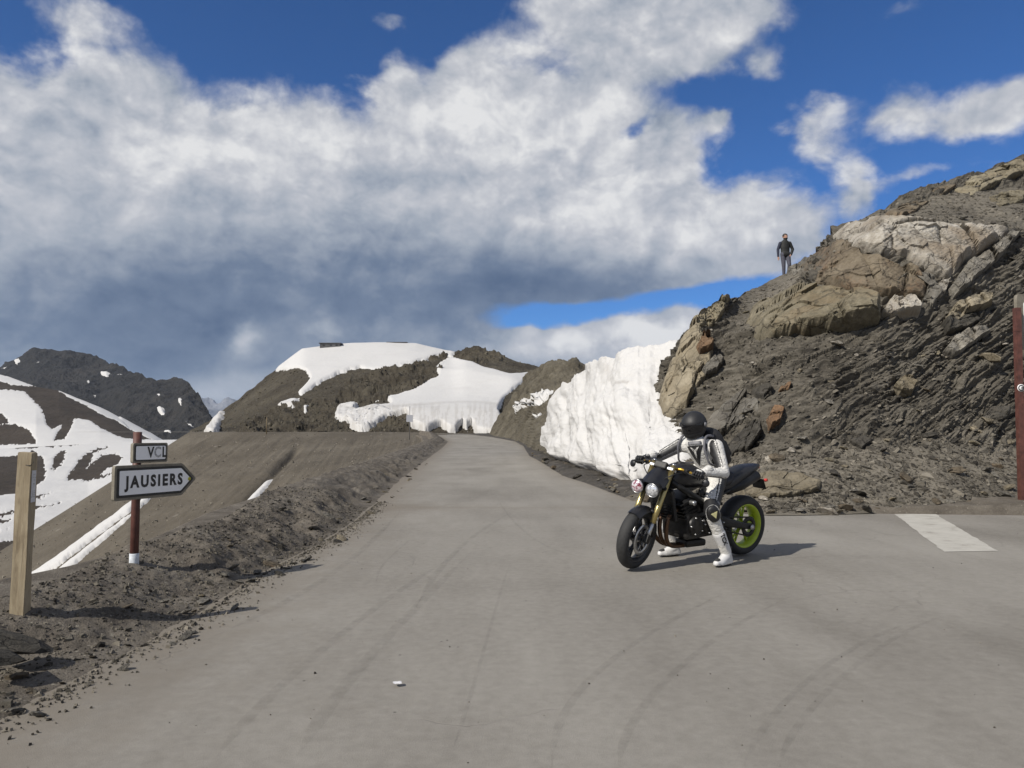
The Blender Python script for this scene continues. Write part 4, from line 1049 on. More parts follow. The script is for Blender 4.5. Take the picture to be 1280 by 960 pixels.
K().tube([(0, 0, -.25), (0, 0, top_z * .5), (0, 0, top_z)], .034, 20).out('pole', RUST, sign)
K().lathe([(.0, -.2), (.0385, -.2), (.0385, .095), (.036, .10), (.034, .10)], (0, 0, 0), (0, 0, 1), 20).out('pole_base', GALV, sign)
ex = Vector((.407, .916, 0)).normalized(); ey = Vector((0, 0, 1)); en = Vector((.916, -.407, 0)).normalized()
def zpix(py): return W(167, py, 6.43)[2] - sg_z + .02
o1 = (0, 0, zpix(602)) ; o1 = Vector(o1) + en * .036
tilt = math.radians(-.4); ex1 = ex * math.cos(tilt) + ey * math.sin(tilt)
L0, L1, HH = -.265, .575, .142
arrow = [(L0, -HH), (L1 - .16, -HH), (L1, 0), (L1 - .16, HH), (L0, HH)]
fr = (o1, ex1, ey, en)
pan = K().slab(rounded(arrow, .022), fr, 0, .034).out('arrow_panel', PALE_FRAME, sign)
K().slab(rounded(inset(arrow, .022), .012), fr, .034, .037).out('border', BLACKP, pan)
K().slab(rounded(inset(arrow, .043), .01), fr, .037, .0395).out('face', WHITEP, pan)
text_part('lettering', 'JAUSIERS', frame_m(o1 + ex1 * .125 + en * .041, ex1, ey, en), .132, BLACKP, pan, .0008, .0055, 1.34, .86)
K().lathe([(.0, 0), (.016, 0), (.016, .0015), (.0, .0015)], o1 + ex1 * (L1 - .085) + en * .0415, en, 16).out('sticker', YELLOW, pan)
o2 = Vector((0, 0, zpix(566))) + en * .036
pl = [(-.095, -.083), (.255, -.083), (.255, .083), (-.095, .083)]
fr2 = (o2, ex1, ey, en)
pq = K().slab(rounded(pl, .02), fr2, 0, .03).out('plaque', PALE_FRAME, sign)
K().slab(rounded(inset(pl, .014), .014), fr2, .03, .033).out('border', BLACKP, pq)
K().slab(rounded(inset(pl, .026), .012), fr2, .033, .0355).out('face', WHITEP, pq)
for ch, x, m in (('V', .075, BLACKP), ('C', .145, FADED), ('L', .215, BLACKP)):
    text_part('lettering', ch, frame_m(o2 + ex1 * x + en * .037, ex1, ey, en), .125, m, pq, .0008, .003, 1, .82)
for z in (zpix(602), zpix(566)):
    K().box((0, 0, z), (.09, .09, .02), (0, 0, .3), .004).out('bracket', RUST, sign)

# ------------------------------------------------------------------ wooden post
WOOD, nt, b = newmat('weathered_wood')
def _wood():
    co = objcoord((1, 1, .09)); g = nz(co, 46, 7, .65, .8); w = nz(objcoord((1, 1, .5)), 6, 6, .6, .6); k = nz(objcoord(), 5, 3)
    col = ramp(g * .55 + w * .45, [(.3, (.120, .088, .054)), (.45, (.264, .212, .136)), (.6, (.368, .308, .208)), (.75, (.424, .372, .276))])
    col = mixc(smooth(k * .6 + g * .4, .54, .64) * .55, col, (.084, .048, .024))
    nt.links.new(col, b.inputs['Base Color']); b.inputs['Roughness'].default_value = .85; bump(b, g, .8, .004)
_wood()
PAPER = plain('weathered_paper_label', (.52, .52, .53), .6, var=.12, scale=40)
wp = W(25, 757, 4.84); wz = bank_z(wp[0], wp[1])
post = empty('wooden_post', (wp[0], wp[1], wz), (math.radians(.4), math.radians(.9), math.radians(8)), label='square weathered wooden post with white paper label, standing on the dirt bank', category='post')
ph = W(25, 566, 4.84)[2] - wz
bm = bmesh.new(); bmesh.ops.create_cube(bm, size=1)
for v in bm.verts: v.co = Vector((v.co.x * .087, v.co.y * .080, (v.co.z + .5) * (ph + .2) - .2 + (.006 if v.co.x < 0 and v.co.z > 0 else 0)))
bmesh.ops.subdivide_edges(bm, edges=[e for e in bm.edges if abs((e.verts[0].co - e.verts[1].co).z) > .3], cuts=14)
for v in bm.verts: v.co += Vector((.0022 * math.sin(v.co.z * 9 + v.co.y * 40), .002 * math.sin(v.co.z * 7 + 2), 0))
bmesh.ops.bevel(bm, geom=[e for e in bm.edges if abs(e.calc_face_angle(0)) > 1.0], offset=.004, segments=2, affect='EDGES')
K().bm(bm, smooth=False).out('timber', WOOD, post)
lab = K().box((.0450, -.003, ph - .21), (.0012, .056, .20)).out('paper_label', PAPER, post)
for i, (z, w_) in enumerate([(.075, .03), (.055, .045), (.04, .02), (-.03, .05), (-.042, .05), (-.054, .04), (-.066, .05), (.015, .022)]):
    K().box((.0460, -.004 + .003 * (i % 3), ph - .21 + z), (.0008, w_, .0055)).out('print_line', FADED, lab)
K().tube([(.010, -.038, ph - .075), (.03, -.041, ph - .078), (.042, -.036, ph - .074), (.044, -.015, ph - .055)], .0022, 6).out('wire_staple', BLACKP, post)

# ------------------------------------------------------------------ tall red-brown pole by the rocks
EMB_W = plain('white_emblem', (.7, .7, .7), .5)
PY0 = 12.75; gpx = W(1278, 633, PY0); tp = W(1271, 385, PY0)
gate = empty('marker_pole', (gpx[0], gpx[1], 0), (0, 0, 0), label='tall dark red square pole with round black and white badge beside the road', category='pole')
dx = (tp[0] - gpx[0]); hz = tp[2]
def polept(z): return Vector((dx * z / hz, 0, z))
q = [(-.046, -.045), (.046, -.045), (.046, .045), (-.046, .045)]
K().loft([[polept(z) + Vector((x, y, 0)) for x, y in q] for z in (-.4, 0, 1, 2, hz)], smooth=False).out('pole', RUST, gate)
K().loft([[polept(z) + Vector((x * 1.1, y * 1.1, 0)) for x, y in q] for z in (hz - .40, hz - .385)], smooth=False).out('band', RUST, gate)
bz = W(1273, 485, PY0)[2]; bp = polept(bz) + Vector((0, -.0475, 0))
bd = K().lathe([(0, 0), (.062, 0), (.062, -.004), (0, -.004)], bp, (0, 1, 0), 28).out('badge', EMB_W, gate)
K().lathe([(.034, 0), (.050, 0), (.050, -.003), (.034, -.003)], bp - Vector((0, .0045, 0)), (0, 1, 0), 28, closed=True).out('badge_ring', BLACKP, bd)
K().box(bp - Vector((-.04, .0055, 0)), (.075, .002, .022)).out('badge_bar', BLACKP, bd)
pf = (polept(W(1277, 405, PY0)[2]) + Vector((.08, .075, 0)), Vector((1, .25, 0)).normalized(), Vector((0, 0, 1)), Vector((.25, -1, 0)).normalized())
pout = [(-.06, -.42), (.9, -.42), (.9, .52), (-.06, .52)]
pp = K().slab(rounded(pout, .08), pf, -.03, .03).out('sign_panel', PALE_FRAME, gate)
K().slab(rounded(inset(pout, .13), .06), pf, .03, .034).out('face', WHITEP, pp)

# ------------------------------------------------------------------ far things: small sign, stake, huts on the summit
STEEL = plain('dull_steel', (.22, .22, .23), .5, .6)
p = W(512, 542, 74); d_ = empty('distant_road_sign', (p[0], p[1], p[2] - .3), label='small grey road sign on a thin post in front of the far snow', category='sign')
ht = W(512, 508, 74)[2] - p[2] + .3
K().tube([(0, 0, -.3), (0, 0, ht)], .035, 8).out('post', STEEL, d_)
K().slab(rounded([(-.32, -.34), (.32, -.34), (.32, .34), (-.32, .34)], .06), ((0, -.04, W(512, 523, 74)[2] - p[2] + .3), (1, 0, 0), (0, 0, 1), (0, -1, 0)), 0, .03).out('panel', plain('grey_sign_paint', (.33, .34, .37), .5), d_)
p = W(333, 541, 108); o = K().tube([(0, 0, -.5), (0, 0, 1.1), (.03, 0, 2.2)], [.07, .06, .05], 8).out('snow_stake', plain('stake_wood', (.17, .13, .075), .8), None, label='thin wooden snow stake at the road edge below the dark slope', category='stake'); o.location = p
HUT = earth('hut_stone', [(.3, (.05, .05, .05)), (.5, (.085, .085, .088)), (.7, (.13, .13, .135))], .5, bumps=((3, .05, .6),), fine=6)
for px, py, Y0, w_, h_, lb in [(414, 434, 197, 5.2, 1.0, 'low flat stone hut on the snowy summit, the farther from the brown knoll'), (497, 430.5, 201, 5.0, .35, 'low stone hut almost buried in summit snow, nearer the brown knoll')]:
    p = W(px, py, Y0); e = empty('stone_hut', p, label=lb, category='hut')
    K().box((0, 0, h_ * .3 - .6), (w_, 3, h_ + 1.2), None, .1).out('wall', HUT, e); K().box((0, 0, h_ * .8 + .1), (w_ + .5, 3.4, .22), None, .05).out('roof', HUT, e)
    for x in (-.3, .05, .33): K().box((x * w_, -1.52, h_ * .35), (.5, .06, .3)).out('window', BLACKP, e)
# litter on the asphalt
g_ = gp(497, 858); bm = bmesh.new(); bmesh.ops.create_grid(bm, x_segments=6, y_segments=6, size=.02)
for v in bm.verts: v.co.z = .006 + .006 * math.sin(v.co.x * 130) * math.cos(v.co.y * 90); v.co.x *= 1 + 6 * v.co.y
o = K().bm(bm).out('paper_scrap', PAPER, None, label='tiny crumpled scrap of white paper lying on the asphalt', category='litter'); o.location = (g_[0], g_[1], .014); o.rotation_euler = (0, 0, .4)

# ------------------------------------------------------------------ motorcycle (x forward, y left, z up; wheels touch z = 0)
BIKE_C, HEAD = Vector((1.79, 7.75, 0.012)), math.atan2(-.5538, -.8326)
LEAN, STEER = math.radians(-5), math.radians(18)
B_BLACK = plain('black_bodywork', (.010, .010, .012), .42, var=.2, scale=12, coat=.08)
B_MATT = plain('matt_black_metal', (.012, .012, .012), .5, .3, var=.4, scale=30)
B_ENG = plain('dark_engine_metal', (.028, .027, .026), .45, .6, var=.5, scale=22)
B_RUB = plain('tyre_rubber', (.020, .020, .020), .75, var=.35, scale=40, bumpd=.002)
B_GOLD = plain('gold_anodised', (.42, .34, .15), .32, .85, var=.15, scale=20)
B_GOLDB = plain('gold_handlebar', (.50, .31, .05), .35, .8, var=.15, scale=20)
B_STEEL = plain('bright_steel', (.45, .45, .45), .3, .9, var=.2, scale=30)
B_HEAT = plain('heat_stained_steel', (.11, .065, .04), .42, .8, var=.5, scale=9)
B_LIME = plain('lime_wheel_paint', (.33, .42, .025), .4, var=.12, scale=16)
B_GREY = plain('grey_wheel_paint', (.035, .035, .037), .45, .3, var=.3, scale=16)
B_SEAT = plain('seat_vinyl', (.011, .011, .014), .62, var=.25, scale=50, bumpd=.001)
B_RED = plain('red_indicator', (.5, .05, .04), .25, var=.1)
GLASS, nt, b = newmat('headlight_glass'); b.inputs['Base Color'].default_value = (.72, .74, .76, 1); b.inputs['Roughness'].default_value = .12; b.inputs['Metallic'].default_value = .55
nt.links.new(ramp(nz(objcoord(), 45, 3), [(.35, (.32, .33, .35)), (.6, (.85, .86, .88))]), b.inputs['Base Color'])
GLASSR, nt, b = newmat('headlight_glass_red_sheen'); b.inputs['Roughness'].default_value = .15; b.inputs['Metallic'].default_value = .4
nt.links.new(ramp(nz(objcoord(), 38, 3), [(.36, (.22, .03, .04)), (.46, (.55, .38, .44)), (.6, (.85, .84, .86))]), b.inputs['Base Color'])

SA, SU = Vector((.705, 0, .30)), Vector((-.407, 0, .914)).normalized()
SM = Matrix.Translation(SA) @ Matrix.Rotation(STEER, 4, SU) @ Matrix.Translation(-SA)
def steer(v): return SM @ Vector(v)
bike = empty('motorcycle', BIKE_C, (LEAN, 0, HEAD), label='black naked motorcycle with gold forks and lime rear wheel on the asphalt', category='motorcycle')
def wheel(c, R, tw, rimmat, xf, spokes, rim_r, steer_=False):
    w = K(xf); h = tw / 2
    tyre = [(rim_r, -h * .78), (rim_r + .02, -h * .92), (R - .055, -h), (R - .03, -h * .93), (R - .012, -h * .68), (R - .003, -h * .36), (R, 0), (R - .003, h * .36), (R - .012, h * .68), (R - .03, h * .93), (R - .055, h), (rim_r + .02, h * .92), (rim_r, h * .78)]
    root = K(xf).lathe([(.02, -.05), (.045, -.05), (.05, -.02), (.05, .02), (.045, .05), (.02, .05)], c, (0, 1, 0), 24, closed=True)
    for i in range(spokes):
        a = 2 * math.pi * i / spokes + .3
        for da in (-.16, .16):
            p0 = Vector(c) + Vector((math.cos(a), 0, math.sin(a))) * .04; p1 = Vector(c) + Vector((math.cos(a + da), 0, math.sin(a + da))) * (rim_r - .01)
            root.tube([p0, (p0 + p1) / 2, p1], [.016, .012, .014], 8)
    o = root.out('wheel', rimmat, bike)
    w.lathe(tyre, c, (0, 1, 0), 56).out('tyre', B_RUB, o)
    K(xf).lathe([(rim_r - .022, -h * .45), (rim_r - .004, -h * .80), (rim_r + .014, -h * .86), (rim_r + .014, -h * .80), (rim_r + .005, -h * .76), (rim_r + .005, h * .76), (rim_r + .014, h * .80), (rim_r + .014, h * .86), (rim_r - .004, h * .80), (rim_r - .022, h * .45), (rim_r - .03, 0)], c, (0, 1, 0), 48, closed=True).out('rim', rimmat, o)
    return o
RA, FA = (-.75, 0, .315), (.75, 0, .30)
rw = wheel(RA, .315, .18, B_LIME, None, 5, .222)
fw = wheel(FA, .30, .12, B_GREY, steer, 5, .220)
for y in (-.062, .062):                      # brake discs with holes shown by two rings, and calipers
    d = K(steer).lathe([(.105, -.0025), (.155, -.0025), (.155, .0025), (.105, .0025)], (FA[0], y, FA[2]), (0, 1, 0), 40, closed=True)
    for i in range(6):
        a = i * math.pi / 3; d.box((FA[0] + math.cos(a) * .085, y, FA[2] + math.sin(a) * .085), (.06, .004, .016), (0, -a, 0))
    d.out('brake_disc', B_STEEL, fw)
    K(steer).box((FA[0] - .135, y * 1.15, FA[2] + .07), (.06, .055, .12), (0, .45, 0), .012).out('brake_caliper', B_ENG, bike)
K().lathe([(.06, .098), (.108, .098), (.108, .103), (.06, .103)], RA, (0, 1, 0), 44, closed=True).out('sprocket', B_ENG, rw)
K().lathe([(.07, -.098), (.11, -.098), (.11, -.102), (.07, -.102)], RA, (0, 1, 0), 40, closed=True).out('brake_disc', B_STEEL, rw)
# forks, clamps, bar
def faxis(t, y, off=.045): return SA + SU * t + Vector((off, y, .02))
for y in (-.105, .105):
    lg = K(steer).tube([faxis(.16, y), faxis(.30, y), faxis(.74, y)], [.027, .029, .0275], 16).out('fork_leg', B_GOLD, bike)
    K(steer).tube([faxis(-.02, y), faxis(.2, y)], .021, 14).out('stanchion', B_STEEL, lg)
    K(steer).box(faxis(-.0, y), (.06, .045, .09), (0, -.42, 0), .012).out('axle_clamp', B_MATT, lg)
    K(steer).lathe([(0, .0), (.02, 0), (.02, .02), (0, .024)], faxis(.745, y), SU, 14).out('fork_cap', B_STEEL, lg)
for t in (.50, .70): K(steer).box(faxis(t, 0, .035), (.09, .26, .032), (0, -.42, 0), .008).out('triple_clamp', B_STEEL if t > .6 else B_MATT, bike)
BAR = [(.395, -.085, .965), (.39, -.17, .975), (.35, -.27, .955), (.33, -.345, .94)]
bar = K(steer).tube([(x, -y, z) for x, y, z in BAR[::-1]] + BAR, .0135, 12, sub=4).out('handlebar', B_GOLDB, bike)
for s in (-1, 1):
    K(steer).tube([(.352, s * .262, .956), (.325, s * .372, .938)], .0178, 14).out('grip', B_RUB, bar)
    K(steer).box((.375, s * .215, .966), (.05, .05, .045), (0, 0, -s * .25), .01).out('switch_housing', B_MATT, bar)
    K(steer).tube([(.40, s * .215, .965), (.415, s * .27, .955), (.395, s * .375, .94)], [.008, .007, .006], 8).out('lever', B_MATT, bar)
    K(steer).lathe([(0, .012), (.025, .011), (.037, .004), (.037, -.004), (.025, -.01), (0, -.011)], (.33, s * .405, .895), (.9, s * .25, .1), 20).out('bar_end_mirror', B_BLACK, bar)
    K(steer).tube([(.325, s * .372, .938), (.322, s * .40, .93), (.328, s * .405, .9)], .007, 8).out('mirror_stem', B_MATT, bar)
K(steer).lathe([(0, 0), (.035, 0), (.035, .045), (0, .047)], (.43, -.12, .975), (.2, 0, 1), 16).out('brake_reservoir', B_MATT, bar)
for s, c0 in ((-1, .0), (1, .03)):            # cables
    K(steer).tube([(.38, s * .2, .95), (.52, s * .17, .94), (.56, s * .06, .85), (.42, 0, .75)], .0055, 6, sub=5).out('cable', B_MATT, bike)
# headlights and fly screen
for y, gm in ((-.082, GLASSR), (.082, GLASS)):
    c = (.745, y, .785)
    hl = K(steer).lathe([(0, -.13), (.036, -.12), (.058, -.07), (.066, -.01), (.068, .006), (.061, .008)], c, (1, 0, -.12), 28).out('headlight', B_BLACK, bike)
    K(steer).lathe([(.061, .004), (.054, .016), (.035, .025), (.0, .029)], c, (1, 0, -.12), 28).out('lens', gm, hl)
    K(steer).lathe([(.060, .004), (.0675, .004), (.0675, .012), (.060, .012)], c, (1, 0, -.12), 28, closed=True).out('bezel', B_STEEL, hl)
fly = K(steer); rings = []
for t in np.linspace(0, 1, 9):
    c = Vector((.72 - .20 * t - .05 * t * t, 0, .84 + .165 * t)); w_ = .128 * (1 - .3 * t ** 2) ; rings.append([c + Vector((-(.10) * (abs(a) ** 2.2), a * w_, -.035 * abs(a) ** 2)) for a in np.linspace(-1, 1, 13)])
V = [p for r in rings for p in r]; fly.add(V + [p - Vector((.012, 0, .006)) for p in V], [[i * 13 + k, i * 13 + k + 1, (i + 1) * 13 + k + 1, (i + 1) * 13 + k] for i in range(8) for k in range(12)] + [[117 + i * 13 + k, 117 + (i + 1) * 13 + k, 117 + (i + 1) * 13 + k + 1, 117 + i * 13 + k + 1] for i in range(8) for k in range(12)])
fly.out('fly_screen', B_BLACK, bike)
K(steer).box((.50, 0, .99), (.05, .13, .07), (0, -.5, 0), .012).out('instrument', B_MATT, bike)
# front mudguard
ff = K(steer)
for s0, s1, r_ in ((math.radians(58), math.radians(152), .316),):
    rings = []
    for t in np.linspace(s0, s1, 16):
        rings.append([Vector((FA[0] + math.cos(t) * (r_ - .05 * abs(a) ** 2.5), a * .078, FA[2] + math.sin(t) * (r_ - .05 * abs(a) ** 2.5))) for a in np.linspace(-1, 1, 9)])
    V = [p for r in rings for p in r]; n = len(V); V2 = [Vector((FA[0], p.y * .93, FA[2])) + (Vector((p.x, 0, p.z)) - Vector((FA[0], 0, FA[2]))) * .972 for p in V]
    ff.add(V + V2, [[i * 9 + k, i * 9 + k + 1, (i + 1) * 9 + k + 1, (i + 1) * 9 + k] for i in range(15) for k in range(8)] + [[n + i * 9 + k, n + (i + 1) * 9 + k, n + (i + 1) * 9 + k + 1, n + i * 9 + k + 1] for i in range(15) for k in range(8)])
for s in (-1, 1): ff.tube([(FA[0] - .06, s * .075, FA[2] + .285), faxis(.25, s * .098)], .014, 8)
ff.out('front_mudguard', B_BLACK, bike)
# tank, seat, tail
def body(name, secs, mat, p=2.6, **k):
    return K().loft([ering((x, 0, z), (0, 1, 0), (0, 0, 1), ry, rz, 24, p) for x, z, ry, rz in secs]).out(name, mat, bike, **k)
tank = body('fuel_tank', [(.40, .83, .06, .05), (.385, .84, .10, .085), (.33, .86, .135, .115), (.22, .875, .15, .125), (.08, .865, .145, .12), (-.03, .84, .115, .10), (-.10, .815, .085, .075), (-.13, .80, .06, .04)], B_BLACK)
K().lathe([(0, .012), (.04, .012), (.045, .004), (.045, -.02)], (.2, 0, .995), (0, 0, 1), 24).out('filler_cap', B_ENG, tank)
body('seat', [(-.07, .80, .08, .035), (-.14, .80, .125, .05), (-.28, .795, .15, .05), (-.40, .81, .145, .055), (-.46, .85, .12, .05), (-.50, .87, .10, .03)], B_SEAT)
tail = body('tail', [(-.30, .72, .09, .06), (-.42, .76, .12, .085), (-.55, .82, .125, .085), (-.70, .875, .115, .075), (-.84, .915, .09, .05), (-.93, .935, .055, .028), (-.97, .945, .03, .012)], B_BLACK, 3)
K().box((-.955, 0, .925), (.02, .07, .03), (0, .2, 0), .006).out('tail_light', B_RED, tail)
pl_ = K().loft([[Vector((x + dx_, y, z)) for dx_, y in ((-.02, -.025), (.02, -.025), (.02, .025), (-.02, .025))] for x, z in ((-.86, .87), (-.93, .80), (-1.0, .76))]).out('plate_hanger', B_MATT, bike)
K().box((-1.0, 0, .745), (.012, .17, .12), (0, .5, 0), .006).out('number_plate', B_MATT, pl_)
for s in (-1, 1):
    K().tube([(-.40, s * .085, .70), (-.60, s * .10, .76), (-.84, s * .10, .85)], [.04, .055, .052], 16).out('silencer', B_MATT, bike)
    K().tube([(-.93, s * .03, .80), (-.95, s * .12, .80)], .008, 8).out('indicator_stem', B_MATT, pl_)
    K().lathe([(0, -.03), (.016, -.02), (.018, .01), (0, .025)], (-.95, s * .13, .80), (1, 0, 0), 12).out('indicator', B_RED, pl_)
# frame, engine, swing arm
for s in (-1, 1):
    K().tube([(.40, s * .07, .84), (.30, s * .14, .76), (.02, s * .165, .62), (-.20, s * .15, .50), (-.24, s * .14, .38)], [.026, .03, .032, .032, .028], 12, sub=4).out('frame_beam', B_MATT, bike)
    K().tube([(-.10, s * .12, .62), (-.40, s * .11, .71), (-.66, s * .09, .82)], .016, 8).out('subframe_rail', B_MATT, bike)
    sw = K().loft([ering((x, s * y, z), (0, 1, 0), (.1, 0, 1), .018, h_, 14, 3) for x, y, z, h_ in ((-.20, .12, .42, .055), (-.38, .125, .39, .05), (-.60, .125, .345, .036), (-.80, .125, .313, .032))]).out('swing_arm', B_MATT, bike)
    K().lathe([(0, .0), (.028, 0), (.028, .012), (0, .014)], (-.75, s * .143, .315), (0, s, 0), 18).out('axle_nut', B_STEEL, sw)
    K().tube([(-.24, s * .15, .36), (-.235, s * .24, .355)], .014, 10).out('footpeg', B_MATT, bike)
    K().box((-.235, s * .165, .43), (.05, .012, .15), (0, .25, 0), .006).out('heel_plate', B_MATT, bike)
eng = K().box((.02, 0, .40), (.46, .34, .26), (0, .05, 0), .035).box((.16, 0, .58), (.22, .30, .22), (0, .38, 0), .03).box((-.16, 0, .50), (.18, .28, .18), None, .03).out('engine', B_ENG, bike)
for x, z, r_, mt in ((.13, .40, .095, B_ENG), (-.07, .41, .105, B_ENG), (-.2, .38, .06, B_MATT)):
    K().lathe([(0, .035), (r_ * .8, .03), (r_, .018), (r_, -.03)], (x, .172, z), (0, 1, 0), 28).out('engine_cover', mt, eng)
    for i in range(5):
        a = i * 1.257; K().lathe([(0, .012), (.007, .012), (.007, -.01)], (x + math.cos(a) * r_ * .88, .197, z + math.sin(a) * r_ * .88), (0, 1, 0), 8).out('bolt', B_STEEL, eng)
for i in range(5): K().box((.17 + .018 * i, 0, .50 + .034 * i), (.20, .318, .010), (0, .38, 0)).out('cooling_fin', B_ENG, eng)
for s in (-1, 1): K().lathe([(0, .03), (.022, .03), (.026, .02), (.026, -.03)], (.20, s * .19, .63), (0, s, 0), 18).out('crash_bobbin', B_STEEL, bike)
K().box((.06, .176, .655), (.10, .02, .03), (0, -.3, 0), .006).out('frame_badge', B_STEEL, bike)
K().lathe([(0, .02), (.05, .018), (.058, 0), (.05, -.02)], (.02, .15, .72), (0, 1, .2), 22).out('side_cover', B_MATT, bike)
rad = K().box((.415, 0, .60), (.035, .32, .30), (0, .22, 0), .006).out('radiator', B_MATT, bike)
for i in range(11): K().box((.436 - .0, 0, .735 - .0265 * i), (.012, .28, .004), (0, .22, 0)).out('radiator_fin', B_ENG, rad)
for y in (-.09, 0, .09): K().tube([(.30, y, .56), (.43, y * 1.1, .48), (.43, y * .9, .30), (.34, y * .6, .20), (.15, y * .3, .175), (-.05, y * .2, .18)], .021, 12, sub=5).out('exhaust_header', B_HEAT, bike)
K().box((.0, 0, .195), (.28, .17, .075), None, .03).out('collector_box', B_MATT, bike)
K().tube([(-.1, -.09, .2), (-.26, -.13, .30), (-.34, -.1, .5), (-.40, -.085, .70)], .024, 12, sub=4).out('exhaust_link', B_MATT, bike)
K().tube([(-.30, 0, .42), (-.33, 0, .66)], .035, 14).out('shock_absorber', B_STEEL, bike)
ch = K()                                      # chain: two runs
for z0, z1 in ((.47, .415), (.36, .215)): ch.tube([(-.2, .108, z0 - .02), (-.75, .108, z1)], .008, 6)
ch.out('chain', B_ENG, bike)
K().tube([(-.18, .15, .30), (-.30, .22, .16)], .012, 8).out('side_stand', B_MATT, bike)
BIKE_M = Matrix.Translation(BIKE_C) @ Euler((LEAN, 0, HEAD)).to_matrix().to_4x4()

# ------------------------------------------------------------------ people: one continuous skin grown round tapered limbs
def capsule(p1, p2, r1, r2, side=None, asp=1.0, n=18):
    p1, p2 = Vector(p1), Vector(p2); a = (p2 - p1); L = max(a.length, 1e-4); a /= L
    u = Vector(side) if side else a.orthogonal(); u = (u - a * u.dot(a)).normalized(); w = a.cross(u)
    V, Fc = [], []; prof = [(r1 * math.sin(t), -r1 * math.cos(t)) for t in np.linspace(.12, math.pi / 2, 5)] + [(r2 * math.cos(t), L + r2 * math.sin(t)) for t in np.linspace(0, math.pi / 2 - .12, 5)]
    for r, h in prof:
        V += [p1 + a * h + (u * math.cos(2 * math.pi * k / n) + w * asp * math.sin(2 * math.pi * k / n)) * r for k in range(n)]
    for i in range(len(prof) - 1):
        for k in range(n): k2 = (k + 1) % n; Fc.append([i * n + k, i * n + k2, (i + 1) * n + k2, (i + 1) * n + k])
    Fc += [list(range(n))[::-1], list(range((len(prof) - 1) * n, len(prof) * n))]
    return V, Fc
def grow(name, caps, voxel, mats, rule, parent, smooth_it=4):
    """caps: (tag, p1, p2, r1, r2[, side, aspect]); voxel union -> one mesh; rule(tag, centre, normal, cap) -> material index"""
    k = K()
    for c in caps: k.add(*capsule(*c[1:]))
    src = bpy.data.objects.new('src', k.data('src', mats[0])); C.objects.link(src)
    m = src.modifiers.new('r', 'REMESH'); m.mode = 'VOXEL'; m.voxel_size = voxel
    s = src.modifiers.new('s', 'SMOOTH'); s.iterations = smooth_it; s.factor = .5
    dg = bpy.context.evaluated_depsgraph_get(); me = bpy.data.meshes.new_from_object(src.evaluated_get(dg))
    sm = src.data; bpy.data.objects.remove(src); bpy.data.meshes.remove(sm)
    me.name = name; me.materials.clear()
    for mm in mats: me.materials.append(mm)
    n = len(me.polygons); cen = np.empty(n * 3, np.float32); nor = np.empty(n * 3, np.float32)
    me.polygons.foreach_get('center', cen); me.polygons.foreach_get('normal', nor); cen = cen.reshape(-1, 3); nor = nor.reshape(-1, 3)
    best = np.full(n, 9.); bi = np.zeros(n, int)
    for i, c in enumerate(caps):
        a, b_ = np.array(c[1]), np.array(c[2]); d = b_ - a; t = np.clip(((cen - a) @ d) / max(d @ d, 1e-9), 0, 1)
        dist = np.linalg.norm(cen - (a + t[:, None] * d), axis=1) - (c[3] + (c[4] - c[3]) * t)
        m_ = dist < best; best = np.where(m_, dist, best); bi = np.where(m_, i, bi)
    mi = np.array([rule(caps[bi[j]], cen[j], nor[j]) for j in range(n)], np.int32)
    me.polygons.foreach_set('material_index', mi); me.polygons.foreach_set('use_smooth', np.ones(n, bool)); me.update()
    return link(bpy.data.objects.new(name, me), parent)

# ---- rider, in the heading frame of the motorcycle
LEATHER_W = plain('white_leather', (.58, .57, .54), .5, var=.12, scale=26, bumpd=.004)
def crease(m, amp):
    nt = m.node_tree; S.nt = nt; b = nt.nodes['Principled BSDF']
    a = nz(objcoord((1, 1, 1.8)), 15, 4, .5, 1.6); f = nz(objcoord(), 70, 4); bump(b, a * .8 + f * .2, 1.0, amp)
    return m
crease(LEATHER_W, .02)
LEATHER_K = plain('black_leather', (.014, .014, .015), .5, var=.3, scale=26, bumpd=.003)
LEATHER_G = plain('grey_leather', (.17, .17, .18), .55, var=.15, scale=26, bumpd=.003)
BOOT = plain('white_boot', (.56, .56, .56), .4, var=.12, scale=18, bumpd=.003)
SOLE = plain('boot_sole', (.03, .03, .03), .8)
HELM = plain('matt_black_helmet', (.013, .013, .014), .55, var=.15, scale=30)
VISOR, nt, b = newmat('dark_visor'); b.inputs['Base Color'].default_value = (.006, .006, .007, 1); nt.links.new(((nz(objcoord(), 9, 3) * .1) + .08).s, b.inputs['Roughness'])
CREAM = plain('cream_badge', (.62, .58, .30), .5)
rider = empty('person', (BIKE_C[0], BIKE_C[1], 0), (0, 0, HEAD), label='person in white and black leathers and black helmet astride the motorcycle', category='person')
RH = Matrix.Translation((BIKE_C[0], BIKE_C[1], 0)) @ Matrix.Rotation(HEAD, 4, 'Z'); RHI = RH.inverted()
def grip_pt(s, t=.5):
    p = Vector((.352, s * .262, .956)).lerp(Vector((.325, s * .372, .938)), t); return RHI @ (BIKE_M @ steer(p))
GL, GR = grip_pt(1), grip_pt(-1)
GLd = (grip_pt(1, 1) - grip_pt(1, 0)).normalized(); GRd = (grip_pt(-1, 1) - grip_pt(-1, 0)).normalized()
hip = Vector((-.29, .05, .875)); neck = Vector((-.075, .055, 1.215)); headc = Vector((-.03, .06, 1.385))
LS, RS = Vector((-.15, .235, 1.165)), Vector((-.055, -.135, 1.185)); LE, RE = Vector((-.11, .365, .905)), Vector((.12, -.305, 1.05))
LHp, RHp = Vector((-.25, .145, .855)), Vector((-.24, -.07, .87)); LK, RK = Vector((.075, .355, .54)), Vector((.09, -.33, .56)); LA, RA_ = Vector((-.155, .335, .12)), Vector((-.13, -.35, .12))
